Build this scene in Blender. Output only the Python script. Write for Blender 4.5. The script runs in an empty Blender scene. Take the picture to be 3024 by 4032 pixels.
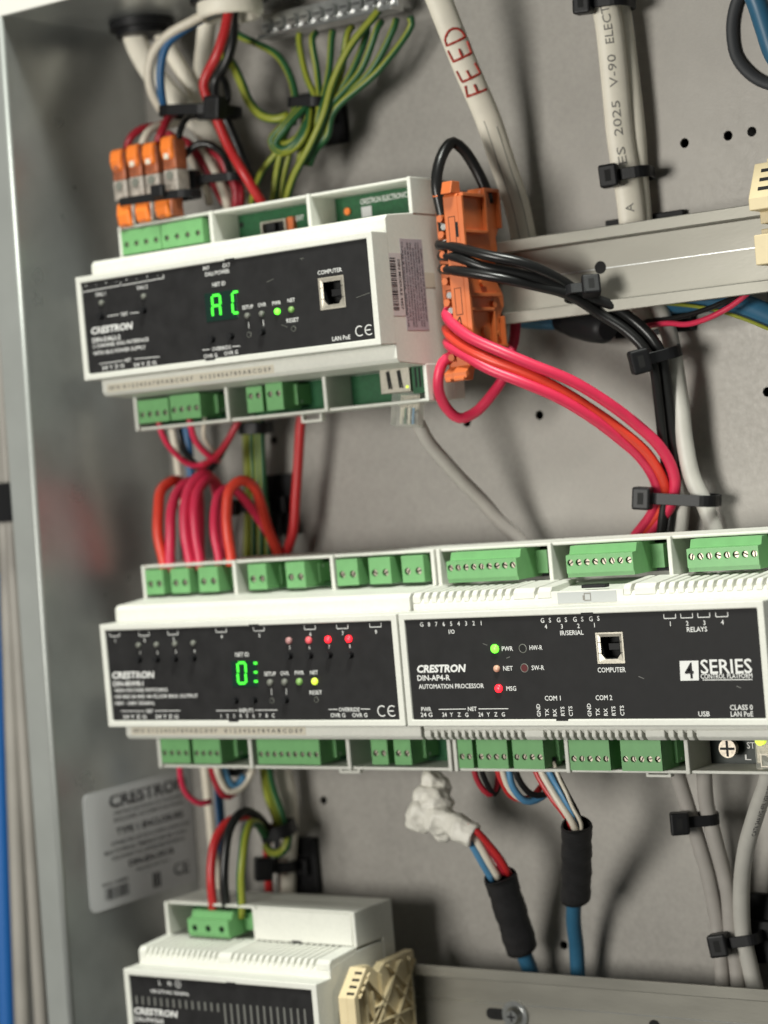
# Control cabinet close-up: three rows of DIN-rail automation modules in a galvanised enclosure.
# World axes: X along the rails, Y into the cabinet, Z up.  All lengths below are millimetres, scaled by MM.
import bpy, bmesh, math, random
from mathutils import Vector, Matrix
random.seed(7)
MM = 0.001
scene = bpy.context.scene
COL = scene.collection

# ------------------------------------------------------------------ camera, world, lamps, exposure
cam_d = bpy.data.cameras.new('camera')
cam = bpy.data.objects.new('camera', cam_d); COL.objects.link(cam)
CAM = Vector((660.34, -720.148, 85.672)); RT = Vector((0.817662, 0.569111, -0.086842)); UP = Vector((0.056556, 0.070709, 0.995892)); FW = Vector((-0.572914, 0.819215, -0.025629))
M4 = Matrix.Identity(4)
for i in range(3):
    M4[i][0], M4[i][1], M4[i][2], M4[i][3] = RT[i], UP[i], -FW[i], CAM[i]*MM
cam.matrix_world = M4
cam_d.sensor_fit = 'HORIZONTAL'; cam_d.sensor_width = 36.0; cam_d.lens = 103.976
cam_d.clip_start = 0.02; cam_d.clip_end = 20.0
cam_d.dof.use_dof = True; cam_d.dof.focus_distance = 0.838; cam_d.dof.aperture_fstop = 9.6
scene.camera = cam

world = bpy.data.worlds.new('World'); scene.world = world; world.use_nodes = True
world.node_tree.nodes['Background'].inputs[0].default_value = (0.92, 1.0, 0.98, 1)
world.node_tree.nodes['Background'].inputs[1].default_value = 0.065

def area_lamp(name, loc, target, size, power, color, size_y=None):
    d = bpy.data.lights.new(name, 'AREA'); d.energy = power; d.color = color
    d.shape = 'RECTANGLE' if size_y else 'DISK'; d.size = size*MM
    if size_y: d.size_y = size_y*MM
    o = bpy.data.objects.new(name, d); COL.objects.link(o)
    o.location = Vector(loc)*MM
    o.rotation_euler = (Vector(target)-Vector(loc)).to_track_quat('-Z', 'Y').to_euler()
    return o
# ceiling luminaire a little in front of the cabinet, and a lamp across the room facing it
area_lamp('ceiling_lamp', (620, -600, 1650), (180, 20, 120), 420, 41.0, (0.975, 1.0, 0.92), 300)
area_lamp('room_lamp', (-10, -1300, 90), (180, 60, 60), 500, 14.4, (1.0, 0.975, 0.905))

scene.view_settings.view_transform = 'Standard'; scene.view_settings.look = 'None'
scene.view_settings.exposure = 0.0; scene.view_settings.gamma = 1.0
scene.view_settings.use_curve_mapping = False

# ------------------------------------------------------------------ materials
MATS = {}
def mat(name, col, rough=0.5, metal=0.0, var=0.0, vscale=300.0, bump=0.0, bscale=2500.0, emit=None, es=0.0,
        trans=0.0, rvar=0.0, coat=0.0, spec=None, stretch=None, blotch=0.0):
    m = bpy.data.materials.new(name); m.use_nodes = True; MATS[name] = m
    nt = m.node_tree; b = nt.nodes['Principled BSDF']
    b.inputs['Base Color'].default_value = (*col, 1); b.inputs['Roughness'].default_value = rough
    b.inputs['Metallic'].default_value = metal
    b.inputs['Transmission Weight'].default_value = trans
    b.inputs['Coat Weight'].default_value = coat
    if spec is not None: b.inputs['Specular IOR Level'].default_value = spec
    if emit: b.inputs['Emission Color'].default_value = (*emit, 1); b.inputs['Emission Strength'].default_value = es
    if var or bump or rvar:
        tc = nt.nodes.new('ShaderNodeTexCoord'); src = tc.outputs['Object']
        if stretch:
            mp = nt.nodes.new('ShaderNodeMapping'); mp.inputs['Scale'].default_value = stretch
            nt.links.new(src, mp.inputs['Vector']); src = mp.outputs['Vector']
        n = nt.nodes.new('ShaderNodeTexNoise'); n.inputs['Scale'].default_value = vscale; n.inputs['Detail'].default_value = 5
        nt.links.new(src, n.inputs['Vector'])
        if var:
            r = nt.nodes.new('ShaderNodeMapRange'); r.inputs[1].default_value = 0.3; r.inputs[2].default_value = 0.7
            r.inputs[3].default_value = 1-var; r.inputs[4].default_value = 1+var
            nt.links.new(n.outputs['Fac'], r.inputs[0])
            x = nt.nodes.new('ShaderNodeMix'); x.data_type = 'RGBA'; x.blend_type = 'MULTIPLY'; x.inputs[0].default_value = 1
            x.inputs[6].default_value = (*col, 1); nt.links.new(r.outputs[0], x.inputs[7])
            outc = x.outputs[2]
            if blotch:                                   # broad handling marks and dust
                n3 = nt.nodes.new('ShaderNodeTexNoise'); n3.inputs['Scale'].default_value = 22; n3.inputs['Detail'].default_value = 6; n3.inputs['Roughness'].default_value = 0.62
                nt.links.new(src, n3.inputs['Vector'])
                r3 = nt.nodes.new('ShaderNodeMapRange'); r3.inputs[1].default_value = 0.35; r3.inputs[2].default_value = 0.65; r3.inputs[3].default_value = 1-blotch; r3.inputs[4].default_value = 1+blotch
                nt.links.new(n3.outputs['Fac'], r3.inputs[0])
                x3 = nt.nodes.new('ShaderNodeMix'); x3.data_type = 'RGBA'; x3.blend_type = 'MULTIPLY'; x3.inputs[0].default_value = 1
                nt.links.new(outc, x3.inputs[6]); nt.links.new(r3.outputs[0], x3.inputs[7]); outc = x3.outputs[2]
            nt.links.new(outc, b.inputs['Base Color'])
        if rvar:
            r2 = nt.nodes.new('ShaderNodeMapRange'); r2.inputs[1].default_value = 0.3; r2.inputs[2].default_value = 0.7
            r2.inputs[3].default_value = max(0.05, rough-rvar); r2.inputs[4].default_value = rough+rvar
            nt.links.new(n.outputs['Fac'], r2.inputs[0]); nt.links.new(r2.outputs[0], b.inputs['Roughness'])
        if bump:
            n2 = nt.nodes.new('ShaderNodeTexNoise'); n2.inputs['Scale'].default_value = bscale; n2.inputs['Detail'].default_value = 3
            nt.links.new(src, n2.inputs['Vector'])
            bp = nt.nodes.new('ShaderNodeBump'); bp.inputs['Strength'].default_value = bump; bp.inputs['Distance'].default_value = 0.0003
            nt.links.new(n2.outputs['Fac'], bp.inputs['Height']); nt.links.new(bp.outputs[0], b.inputs['Normal'])
    return m

mat('housing', (0.68, 0.68, 0.62), 0.52, var=0.03, vscale=700, bump=0.2, bscale=2600, blotch=0.035)
mat('housing_side', (0.74, 0.725, 0.65), 0.55, bump=0.1)
mat('face', (0.016, 0.0155, 0.016), 0.6, var=0.25, vscale=140, bump=0.15, bscale=5000, rvar=0.05, spec=0.2)
mat('print_white', (0.72, 0.72, 0.70), 0.6)
mat('print_dim', (0.45, 0.45, 0.44), 0.6)
mat('ink', (0.03, 0.03, 0.035), 0.6)
mat('ink_grey', (0.22, 0.21, 0.19), 0.7)
mat('ink_red', (0.42, 0.035, 0.02), 0.5, var=0.3, vscale=900)
mat('pcb', (0.012, 0.085, 0.03), 0.35, var=0.2, vscale=500)
mat('pcb_dark', (0.006, 0.014, 0.010), 0.35)
mat('terminal', (0.155, 0.375, 0.145), 0.42, var=0.05, vscale=200, bump=0.08)
mat('terminal_deep', (0.06, 0.22, 0.07), 0.5)
mat('screw', (0.52, 0.46, 0.38), 0.4, 0.9, var=0.25, vscale=900)
mat('steel', (0.62, 0.63, 0.62), 0.28, 1.0, var=0.1, vscale=600)
mat('shell', (0.44, 0.41, 0.345), 0.4, 0.6, var=0.1, vscale=700)
mat('black', (0.010, 0.010, 0.011), 0.5, spec=0.25)
mat('black_tie', (0.011, 0.011, 0.012), 0.42, spec=0.25, bump=0.1, bscale=1500)
mat('shrink', (0.022, 0.021, 0.022), 0.55, var=0.2, vscale=250, bump=0.5, bscale=700)
mat('hoop_shade', (0.035, 0.038, 0.042), 0.6)  # shadow tone for the hoop on the back panel
mat('slot_grey', (0.16, 0.16, 0.145), 0.5)
mat('deep_red', (0.09, 0.008, 0.010), 0.3)
mat('hole', (0.004, 0.004, 0.004), 0.8)
mat('galv_wall', (0.50, 0.52, 0.515), 0.30, 0.72, var=0.07, vscale=45, rvar=0.03, bump=0.05, bscale=260, blotch=0.06)
mat('galv_back', (0.325, 0.308, 0.282), 0.50, 0.3, var=0.07, vscale=520, bump=0.14, bscale=1600, rvar=0.06, blotch=0.06)
mat('galv_rail', (0.27, 0.26, 0.225), 0.42, 0.45, var=0.10, vscale=60, rvar=0.08, bump=0.08, bscale=1500, stretch=(0.25, 1, 1))
mat('flange', (0.42, 0.435, 0.415), 0.45, 0.5, var=0.06, vscale=40)
mat('white_paint', (0.75, 0.74, 0.69), 0.5, var=0.03, vscale=50)
mat('orange', (0.58, 0.145, 0.04), 0.42, var=0.05, vscale=200, bump=0.06)
mat('orange_lever', (0.85, 0.21, 0.03), 0.4)
mat('orange_dark', (0.36, 0.11, 0.05), 0.35, var=0.2, vscale=400)
mat('clear_grey', (0.36, 0.32, 0.28), 0.3, var=0.3, vscale=350)
mat('cream', (0.66, 0.55, 0.34), 0.5, var=0.04, vscale=200)
mat('w_red', (0.50, 0.022, 0.024), 0.36, var=0.04, vscale=200)
mat('w_orange_red', (0.72, 0.055, 0.030), 0.40, var=0.04, vscale=200)
mat('w_pink', (0.66, 0.030, 0.085), 0.40, var=0.05, vscale=200)
mat('w_crimson', (0.36, 0.015, 0.030), 0.4)
mat('w_black', (0.012, 0.012, 0.012), 0.3, spec=0.4)
mat('w_white', (0.70, 0.64, 0.53), 0.42, var=0.04, vscale=150)
mat('w_blue', (0.022, 0.11, 0.26), 0.4)
mat('w_light_blue', (0.08, 0.24, 0.42), 0.4)
mat('w_green', (0.018, 0.098, 0.032), 0.42)
mat('w_yellow', (0.27, 0.30, 0.03), 0.42)
mat('cable_white', (0.85, 0.80, 0.68), 0.5, var=0.05, vscale=120, bump=0.1, bscale=900)
mat('cable_blue', (0.030, 0.125, 0.22), 0.42, var=0.06, vscale=150)
mat('cable_grey', (0.40, 0.375, 0.345), 0.48, var=0.05, vscale=150)
mat('cable_light', (0.52, 0.505, 0.46), 0.46, var=0.05, vscale=150)
mat('tape', (0.76, 0.735, 0.66), 0.5, var=0.05, vscale=150)
mat('sticker', (0.60, 0.54, 0.54), 0.45)
mat('sticker_white', (0.58, 0.58, 0.585), 0.35)
mat('sticker_mauve', (0.44, 0.385, 0.42), 0.45)
mat('sticker_tan', (0.60, 0.56, 0.46), 0.5)
mat('display', (0.010, 0.03, 0.022), 0.18, coat=0.4)
mat('seg', (0.05, 0.5, 0.05), 0.4, emit=(0.06, 1.0, 0.03), es=1.5)
mat('led_green', (0.1, 0.6, 0.05), 0.3, emit=(0.12, 1.0, 0.03), es=3.2)
mat('led_green_dim', (0.22, 0.36, 0.12), 0.35, emit=(0.12, 0.45, 0.04), es=0.22)
mat('led_lime', (0.5, 0.55, 0.1), 0.3, emit=(0.75, 1.0, 0.05), es=1.0)
mat('led_red', (0.7, 0.03, 0.04), 0.3, emit=(1.0, 0.012, 0.022), es=3.0)
mat('led_red_soft', (0.55, 0.12, 0.13), 0.35, emit=(1.0, 0.08, 0.10), es=0.42)
mat('led_pink', (0.42, 0.24, 0.23), 0.35, emit=(1.0, 0.2, 0.2), es=0.06)
mat('led_amber', (0.62, 0.36, 0.26), 0.35, emit=(1.0, 0.5, 0.3), es=0.12)
mat('led_off', (0.17, 0.175, 0.15), 0.35)
mat('outer_wall', (0.10, 0.10, 0.095), 0.8, var=0.1, vscale=20)
mat('pipe_grey', (0.30, 0.28, 0.25), 0.5, var=0.1, vscale=30)
mat('pipe_blue', (0.010, 0.10, 0.33), 0.5)

def clear_plastic(name):                                 # thin clear moulding: mostly see-through with a sharp gloss
    m = bpy.data.materials.new(name); m.use_nodes = True; MATS[name] = m; nt = m.node_tree
    b = nt.nodes['Principled BSDF']; b.inputs['Base Color'].default_value = (0.9, 0.9, 0.86, 1); b.inputs['Roughness'].default_value = 0.06; b.inputs['Coat Weight'].default_value = 1.0
    tr = nt.nodes.new('ShaderNodeBsdfTransparent'); tr.inputs[0].default_value = (0.93, 0.94, 0.91, 1)
    fr = nt.nodes.new('ShaderNodeLayerWeight'); fr.inputs[0].default_value = 0.35
    mr = nt.nodes.new('ShaderNodeMapRange'); mr.inputs[3].default_value = 0.14; mr.inputs[4].default_value = 0.85
    mx = nt.nodes.new('ShaderNodeMixShader'); out = nt.nodes['Material Output']
    nt.links.new(fr.outputs['Facing'], mr.inputs[0]); nt.links.new(mr.outputs[0], mx.inputs[0]); nt.links.new(tr.outputs[0], mx.inputs[1]); nt.links.new(b.outputs[0], mx.inputs[2]); nt.links.new(mx.outputs[0], out.inputs['Surface'])
clear_plastic('clear')
mat('sticker_grey', (0.42, 0.435, 0.43), 0.4)

# ------------------------------------------------------------------ mesh helpers
class MB:
    def __init__(s): s.v = []; s.f = []; s.m = []; s.sm = []
    def add(s, vs, fs, mi=0, smooth=False):
        n = len(s.v); s.v += [tuple(p) for p in vs]
        for f in fs: s.f.append([n+i for i in f]); s.m.append(mi); s.sm.append(smooth)
        return s
    def box(s, x0, x1, y0, y1, z0, z1, mi=0):
        vs = [(x, y, z) for x in (x0, x1) for y in (y0, y1) for z in (z0, z1)]
        return s.add(vs, [(0,1,3,2),(4,6,7,5),(0,4,5,1),(2,3,7,6),(0,2,6,4),(1,5,7,3)], mi)
    def obox(s, c, ax, ay, az, mi=0):           # oriented box: centre + three half vectors
        c, ax, ay, az = map(Vector, (c, ax, ay, az))
        vs = [c+ax*i+ay*j+az*k for i in (-1,1) for j in (-1,1) for k in (-1,1)]
        return s.add(vs, [(0,1,3,2),(4,6,7,5),(0,4,5,1),(2,3,7,6),(0,2,6,4),(1,5,7,3)], mi)
    def prism(s, prof, x0, x1, mi=0):            # (y,z) outline pushed along x
        n = len(prof)
        vs = [(x0, y, z) for y, z in prof]+[(x1, y, z) for y, z in prof]
        fs = [tuple(range(n)), tuple(range(2*n-1, n-1, -1))]+[(i, n+i, n+(i+1) % n, (i+1) % n) for i in range(n)]
        return s.add(vs, fs, mi)
    def ring_frame(s, x0, x1, z0, z1, t, y0, y1, mi=0):   # rectangular tube along y
        o = [(x0,z0),(x1,z0),(x1,z1),(x0,z1)]; i_ = [(x0+t,z0+t),(x1-t,z0+t),(x1-t,z1-t),(x0+t,z1-t)]
        vs = [(x,y0,z) for x,z in o]+[(x,y0,z) for x,z in i_]+[(x,y1,z) for x,z in o]+[(x,y1,z) for x,z in i_]
        fs = []
        for k in range(4):
            j = (k+1) % 4
            fs += [(k,j,4+j,4+k),(8+j,8+k,12+k,12+j),(k,8+k,8+j,j),(4+k,4+j,12+j,12+k)]
        return s.add(vs, fs, mi)
    def cyl(s, p0, p1, r, n=16, mi=0, r1=None, smooth=True):
        p0, p1 = Vector(p0), Vector(p1); r1 = r if r1 is None else r1
        t = (p1-p0).normalized(); a = t.orthogonal().normalized(); b = t.cross(a)
        ring = lambda p, rr: [p+(a*math.cos(2*math.pi*k/n)+b*math.sin(2*math.pi*k/n))*rr for k in range(n)]
        s.add(ring(p0, r)+ring(p1, r1), [(k, (k+1) % n, n+(k+1) % n, n+k) for k in range(n)], mi, smooth)
        s.add(ring(p0, r), [tuple(range(n-1, -1, -1))], mi); s.add(ring(p1, r1), [tuple(range(n))], mi)
        return s
    def hole_cell(s, x0, x1, z0, z1, cx, cz, r, y, depth, mi=0, mi_in=1, n=16):   # face cell with a bored hole, facing -y
        vs = []; 
        for k in range(n):
            a = 2*math.pi*k/n; c, sn = math.cos(a), math.sin(a)
            tx = ((x1-cx)/c if c > 1e-6 else (x0-cx)/c if c < -1e-6 else 1e9)
            tz = ((z1-cz)/sn if sn > 1e-6 else (z0-cz)/sn if sn < -1e-6 else 1e9)
            t = min(tx, tz); vs.append((cx+c*t, y, cz+sn*t))
        ins = [(cx+r*math.cos(2*math.pi*k/n), y, cz+r*math.sin(2*math.pi*k/n)) for k in range(n)]
        dp = [(p[0], y+depth, p[2]) for p in ins]
        s.add(vs+ins, [(k, (k+1) % n, n+(k+1) % n, n+k) for k in range(n)], mi)
        # corner fill
        for X, Z in ((x0,z0),(x1,z0),(x1,z1),(x0,z1)):
            best = sorted(range(n), key=lambda k: (vs[k][0]-X)**2+(vs[k][2]-Z)**2)
            on_x = [k for k in best if abs(vs[k][0]-X) < 1e-4][:1]; on_z = [k for k in best if abs(vs[k][2]-Z) < 1e-4][:1]
            if on_x and on_z and on_x != on_z: s.add([(X,y,Z), vs[on_x[0]], vs[on_z[0]]], [(0,1,2)], mi)
        s.add(ins+dp, [(k, (k+1) % n, n+(k+1) % n, n+k) for k in range(n)], mi_in, True)
        s.add(dp, [tuple(range(n))], mi_in)
        return s
    def build(s, name, mats, parent=None, bevel=0.0, seg=2, recalc=True):
        me = bpy.data.meshes.new(name)
        off = OFF.get(parent.name, Vector((0,0,0))) if parent else Vector((0,0,0))
        me.from_pydata([((p[0]-off.x)*MM, (p[1]-off.y)*MM, (p[2]-off.z)*MM) for p in s.v], [], s.f)
        if isinstance(mats, str): mats = [mats]
        for m in mats: me.materials.append(MATS[m])
        me.polygons.foreach_set('material_index', s.m); me.polygons.foreach_set('use_smooth', s.sm)
        if recalc:
            bm = bmesh.new(); bm.from_mesh(me); bmesh.ops.recalc_face_normals(bm, faces=bm.faces); bm.to_mesh(me); bm.free()
        o = bpy.data.objects.new(name, me); COL.objects.link(o)
        if parent: o.parent = parent; OFF[o.name] = off
        if bevel:
            md = o.modifiers.new('edge', 'BEVEL'); md.width = bevel*MM; md.segments = seg; md.limit_method = 'ANGLE'; md.angle_limit = math.radians(40)
        return o
OFF = {}
def tag(o, label, cat, group=None, kind=None):
    o['label'] = label; o['category'] = cat
    if group: o['group'] = group
    if kind: o['kind'] = kind
    return o
def thing(name, loc, label, cat, group=None):
    o = bpy.data.objects.new(name, None); COL.objects.link(o); o.location = Vector(loc)*MM; o.empty_display_size = 0.01
    OFF[o.name] = Vector(loc)
    return tag(o, label, cat, group)

def spline(pts, step=2.2):
    P = [Vector(p) for p in pts]
    if len(P) == 2: P = [P[0], P[0].lerp(P[1], .5), P[1]]
    P = [P[0]*2-P[1]]+P+[P[-1]*2-P[-2]]
    out = []
    for i in range(1, len(P)-2):
        a, b, c, d = P[i-1:i+3]
        t0 = 0; t1 = t0+max((b-a).length, .01)**.5; t2 = t1+max((c-b).length, .01)**.5; t3 = t2+max((d-c).length, .01)**.5
        n = max(2, int((c-b).length/step))
        for k in range(n):
            t = t1+(t2-t1)*k/n
            A1 = a*((t1-t)/(t1-t0))+b*((t-t0)/(t1-t0)); A2 = b*((t2-t)/(t2-t1))+c*((t-t1)/(t2-t1)); A3 = c*((t3-t)/(t3-t2))+d*((t-t2)/(t3-t2))
            B1 = A1*((t2-t)/(t2-t0))+A2*((t-t0)/(t2-t0)); B2 = A2*((t3-t)/(t3-t1))+A3*((t-t1)/(t3-t1))
            out.append(B1*((t2-t)/(t2-t1))+B2*((t-t1)/(t2-t1)))
    out.append(P[-2]); return out
def frames(c, ref=None):
    ts = []; n = len(c)
    for i in range(n):
        ts.append((c[min(i+1, n-1)]-c[max(i-1, 0)]).normalized())
    ref = Vector(ref) if ref else Vector((0.55, -0.8, 0.03))     # 'front' side of a cable
    fr = []; d = None
    for t in ts:
        d = ref-t*ref.dot(t) if d is None else d-t*d.dot(t)
        if ref and d.length < 1e-3: d = t.orthogonal()
        d.normalize(); fr.append((t, d, t.cross(d)))
    return fr
def tube_mb(c, r, n=10, flat=1.0, stripe=None, radii=None, mb=None, ref=None, noise=0.0):
    mb = mb or MB(); fr = frames(c, ref); vs = []
    for i, (p, (t, d, s)) in enumerate(zip(c, fr)):
        rr = radii[i] if radii else r
        for k in range(n):
            a = 2*math.pi*k/n
            q = rr*(1+noise*(random.random()-.5))
            vs.append(p+d*(math.cos(a)*q*flat)+s*(math.sin(a)*q))
    base = len(mb.v); mb.v += [tuple(v) for v in vs]
    for i in range(len(c)-1):
        for k in range(n):
            mb.f.append([base+i*n+k, base+i*n+(k+1) % n, base+(i+1)*n+(k+1) % n, base+(i+1)*n+k])
            mb.m.append(1 if (stripe and k in stripe) else 0); mb.sm.append(noise == 0)
    for i in (0, len(c)-1):
        mb.f.append([base+i*n+k for k in (range(n) if i else range(n-1, -1, -1))]); mb.m.append(0); mb.sm.append(False)
    return mb
def wire(name, label, pts, r, m, cat='wire', group=None, flat=1.0, n=10, ref=None):
    q = [Vector(p) for p in pts]
    for i in range(1, len(q)-1): q[i] = q[i]+Vector((random.uniform(-.28, .28), random.uniform(-.3, .3), random.uniform(-.28, .28)))
    c = spline(q)
    if m == 'gy': o = tube_mb(c, r, 12, flat, stripe=(1, 2), ref=ref).build(name, ['w_green', 'w_yellow'], recalc=False)
    elif m == 'yg': o = tube_mb(c, r, 12, flat, stripe=(11, 0, 1), ref=ref).build(name, ['w_green', 'w_yellow'], recalc=False)
    else: o = tube_mb(c, r, n, flat, ref=ref).build(name, [m], recalc=False)
    tag(o, label, cat, group); return o, c

_capH = None
def text_mesh(s, bold=0.0, shear=0.0):
    cu = bpy.data.curves.new('txt', 'FONT'); cu.body = s; cu.size = 1.0; cu.resolution_u = 2; cu.offset = bold; cu.shear = shear
    cu.fill_mode = 'FRONT'
    o = bpy.data.objects.new('txt', cu); COL.objects.link(o)
    dg = bpy.context.evaluated_depsgraph_get(); me = bpy.data.meshes.new_from_object(o.evaluated_get(dg))
    vs = [tuple(v.co) for v in me.vertices]; fs = [tuple(p.vertices) for p in me.polygons]
    bpy.data.objects.remove(o); bpy.data.curves.remove(cu); bpy.data.meshes.remove(me)
    return vs, fs
def cap():
    global _capH
    if _capH is None: _capH = max(v[1] for v in text_mesh('H')[0])
    return _capH
def lettering(parent, s, c, h, w=None, bold=0.0, shear=0.0, m='print_white', rot=0.0, plane='y', eps=0.06, name='lettering'):
    """flat print centred on c; plane 'y' faces -y, plane 'x' faces +x (reads along +y)"""
    vs, fs = text_mesh(s, bold or .012, shear)
    if not vs: return
    k = h/cap()
    x0, x1 = min(v[0] for v in vs), max(v[0] for v in vs)
    kx = (w/(x1-x0)) if w else k*0.95
    y0 = cap()/2; xm = (x0+x1)/2; cr, sr = math.cos(rot), math.sin(rot)
    out = []
    for v in vs:
        a, b = (v[0]-xm)*kx, (v[1]-y0)*k
        a, b = a*cr-b*sr, a*sr+b*cr
        out.append((c[0]+a, c[1]-eps, c[2]+b) if plane == 'y' else (c[0]+eps, c[1]+a, c[2]+b))
    mb = MB(); mb.add(out, fs); return mb.build(name, m, parent, recalc=False)
def bar(parent, p, q, t=0.25, m='print_white', eps=0.06, name='printed_line'):
    p, q = Vector(p), Vector(q); d = (q-p).normalized(); nrm = Vector((-d.z, 0, d.x))*t/2; e = Vector((0, -eps, 0))
    return MB().add([p+nrm+e, q+nrm+e, q-nrm+e, p-nrm+e], [(0,1,2,3)]).build(name, m, parent, recalc=False)

# ------------------------------------------------------------------ enclosure
YB = 95.0; ZT = 293.0
XW = lambda z: -34.0+0.0275*z
enc = thing('enclosure', (140, YB, -200), 'galvanised steel control cabinet open at the front with grey back panel', 'cabinet')
holes = [(254.3,200.7),(273.7,200.7),(284.1,200.7),(175.6,96.8),(138.8,96.6),(281.5,97.4),(165.2,-131.6),(42.7,-70.9),(32.2,96.9),(360,97),(360,200.7)]
bm = bmesh.new()                                          # punched sheet: outer outline minus holes, with thickness
def plate_with_holes(x0, x1, z0, z1, y, hs, r):
    ov = [bm.verts.new((x*MM, y*MM, z*MM)) for x, z in ((x0,z0),(x1,z0),(x1,z1),(x0,z1))]
    es = [bm.edges.new((ov[i], ov[(i+1) % 4])) for i in range(4)]
    for hx, hz in hs:
        hv = [bm.verts.new(((hx+r*math.cos(a*math.pi/9))*MM, y*MM, (hz+r*math.sin(a*math.pi/9))*MM)) for a in range(18)]
        es += [bm.edges.new((hv[i], hv[(i+1) % 18])) for i in range(18)]
    bmesh.ops.triangle_fill(bm, use_beauty=True, use_dissolve=False, edges=es)
plate_with_holes(-42, 420, -260, ZT, 0, holes, 2.0)
me = bpy.data.meshes.new('back_panel'); bm.to_mesh(me); bm.free()
o = bpy.data.objects.new('back_panel', me); COL.objects.link(o); o.parent = enc; me.materials.append(MATS['galv_back'])
for v in me.vertices: v.co = v.co-Vector((140, 0, -200))*MM
OFF[o.name] = OFF['enclosure']
md = o.modifiers.new('thick', 'SOLIDIFY'); md.thickness = 1.5*MM; md.offset = 0
MB().box(-60, 430, YB+14, YB+16, -280, 330).build('dark_backing', 'hole', enc)  # near-black sheet added behind the panel so the punched holes look dark
# slanted side sheet with rolled front edge and outward flange
zs = (-270.0, ZT)
mb = MB()
mb.add([(XW(zs[0]), 1.5, zs[0]), (XW(zs[0]), YB, zs[0]), (XW(zs[1]), YB, zs[1]), (XW(zs[1]), 1.5, zs[1]),
        (XW(zs[0])-1.5, 1.5, zs[0]), (XW(zs[0])-1.5, YB, zs[0]), (XW(zs[1])-1.5, YB, zs[1]), (XW(zs[1])-1.5, 1.5, zs[1])],
       [(0,1,2,3),(7,6,5,4),(0,3,7,4),(1,5,6,2),(0,4,5,1),(3,2,6,7)])
mb.build('side_wall', 'galv_wall', enc)
mb = MB(); cs = []
for z in zs: cs.append(Vector((XW(z)-1.0, 1.2, z)))
tube_mb([cs[0], cs[0].lerp(cs[1], .5), cs[1]], 1.5, 12, mb=mb)
mb.build('rolled_edge', 'flange', enc, recalc=False)
mb = MB()
mb.add([(XW(z)+dx, y, z) for z in zs for dx, y in ((-2.0, .2), (-15.0, 1.0), (-15.0, 2.6), (-2.0, 1.8))],
       [(0,1,5,4),(1,2,6,5),(2,3,7,6),(3,0,4,7),(0,3,2,1),(4,5,6,7)])
mb.build('side_flange', 'flange', enc)
MB().box(-60, 430, 0.4, 1.8, ZT, ZT+40).build('top_flange', 'white_paint', enc, .4)
MB().box(-27, 430, 1.9, YB, ZT, ZT+1.5).build('top_wall', 'galv_wall', enc)

# outside the cabinet on the left: building wall, two grey pipes, a blue pipe and a strap
w_ = MB().box(-700, -52, 130, 140, -900, 500).build('outer_wall', 'outer_wall'); tag(w_, 'dark plant room wall beside the cabinet', 'wall', kind='structure')
def pipe(label, a, b, r, m, z0=-400, z1=420):
    a, b = Vector(a), Vector(b); d = (b-a)/(b.z-a.z)
    return wire('pipe', label, [a+d*(z-a.z) for z in (z0, (z0+z1)/2, z1)], r, m, 'pipe', n=20)[0]
pipe('thin warm grey pipe running right beside the cabinet flange', (-82.4,30.0,-64.1), (-86.3,30.0,-156.0), 3.4, 'pipe_grey')
pipe('warm grey pipe between the blue pipe and the thin grey pipe', (-94.5,34.0,-65.0), (-102.0,34.0,-158.1), 4.0, 'pipe_grey')
pipe('bright blue pipe outside the cabinet', (-110.2,40.0,-66.4), (-118.5,40.0,-160.8), 4.6, 'pipe_blue', z1=45)
st = thing('pipe_strap', (-66, 20, 78), 'black strap round the grey pipes outside the cabinet', 'strap')
MB().box(-90, -52.5, 16.5, 18.5, 70, 88).build('band', 'black_tie', st, .4)
MB().box(-62, -54, 14, 16.4, 73, 85).build('buckle', 'black_tie', st, .6)

# rating label on the side wall (text runs along +y)
lb = thing('rating_label', (XW(-80)+.4, 55, -80), 'white maker rating label with black print stuck on the cabinet side wall', 'label')
def wall_pt(y, z, e=.35): return (XW(z)+e, y, z)
bmv = []
y0, y1, z0, z1, rr = 17.5, 93.0, -111.0, -56.5, 3.5
for cx, cz, a0 in ((y1-rr, z1-rr, 0), (y0+rr, z1-rr, 90), (y0+rr, z0+rr, 180), (y1-rr, z0+rr, 270)):
    for k in range(7):
        a = math.radians(a0+15*k); bmv.append((cx+rr*math.cos(a), cz+rr*math.sin(a)))
mb = MB(); n = len(bmv)
mb.add([wall_pt(y, z, .05) for y, z in bmv]+[wall_pt(y, z, .35) for y, z in bmv], [tuple(range(n)), tuple(range(2*n-1, n-1, -1))]+[(i, (i+1) % n, n+(i+1) % n, n+i) for i in range(n)])
mb.build('paper', 'sticker_white', lb)
for s, y, z, h, w, bd in (('CRESTRON', 62, -62.5, 5.6, 55, .03), ('CRESTRON ELECTRONICS INC ROCKLEIGH NJ', 63, -68.3, 1.5, 52, 0), ('ENCLOSED AUTOMATION PANEL', 62, -71.5, 1.5, 50, 0),
                          ('TYPE 1 ENCLOSURE', 62, -77, 2.9, 48, .03), ('SUITABLE FOR USE WITH COPPER CONDUCTORS', 62, -82, 1.6, 56, 0),
                          ('MAX INTERNAL TEMPERATURE SEE GUIDE', 58, -85.5, 1.6, 58, 0), ('DISCONNECT ALL SUPPLIES BEFORE SERVICE', 60, -88.8, 1.6, 52, 0), ('DIN-EN-3X18', 61, -93, 2.6, 32, .03), ('INDOOR USE ONLY', 62, -97, 1.2, 24, 0)):
    lettering(lb, s, wall_pt(y, z, .36), h, w, bold=bd, m='ink', plane='x')
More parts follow.
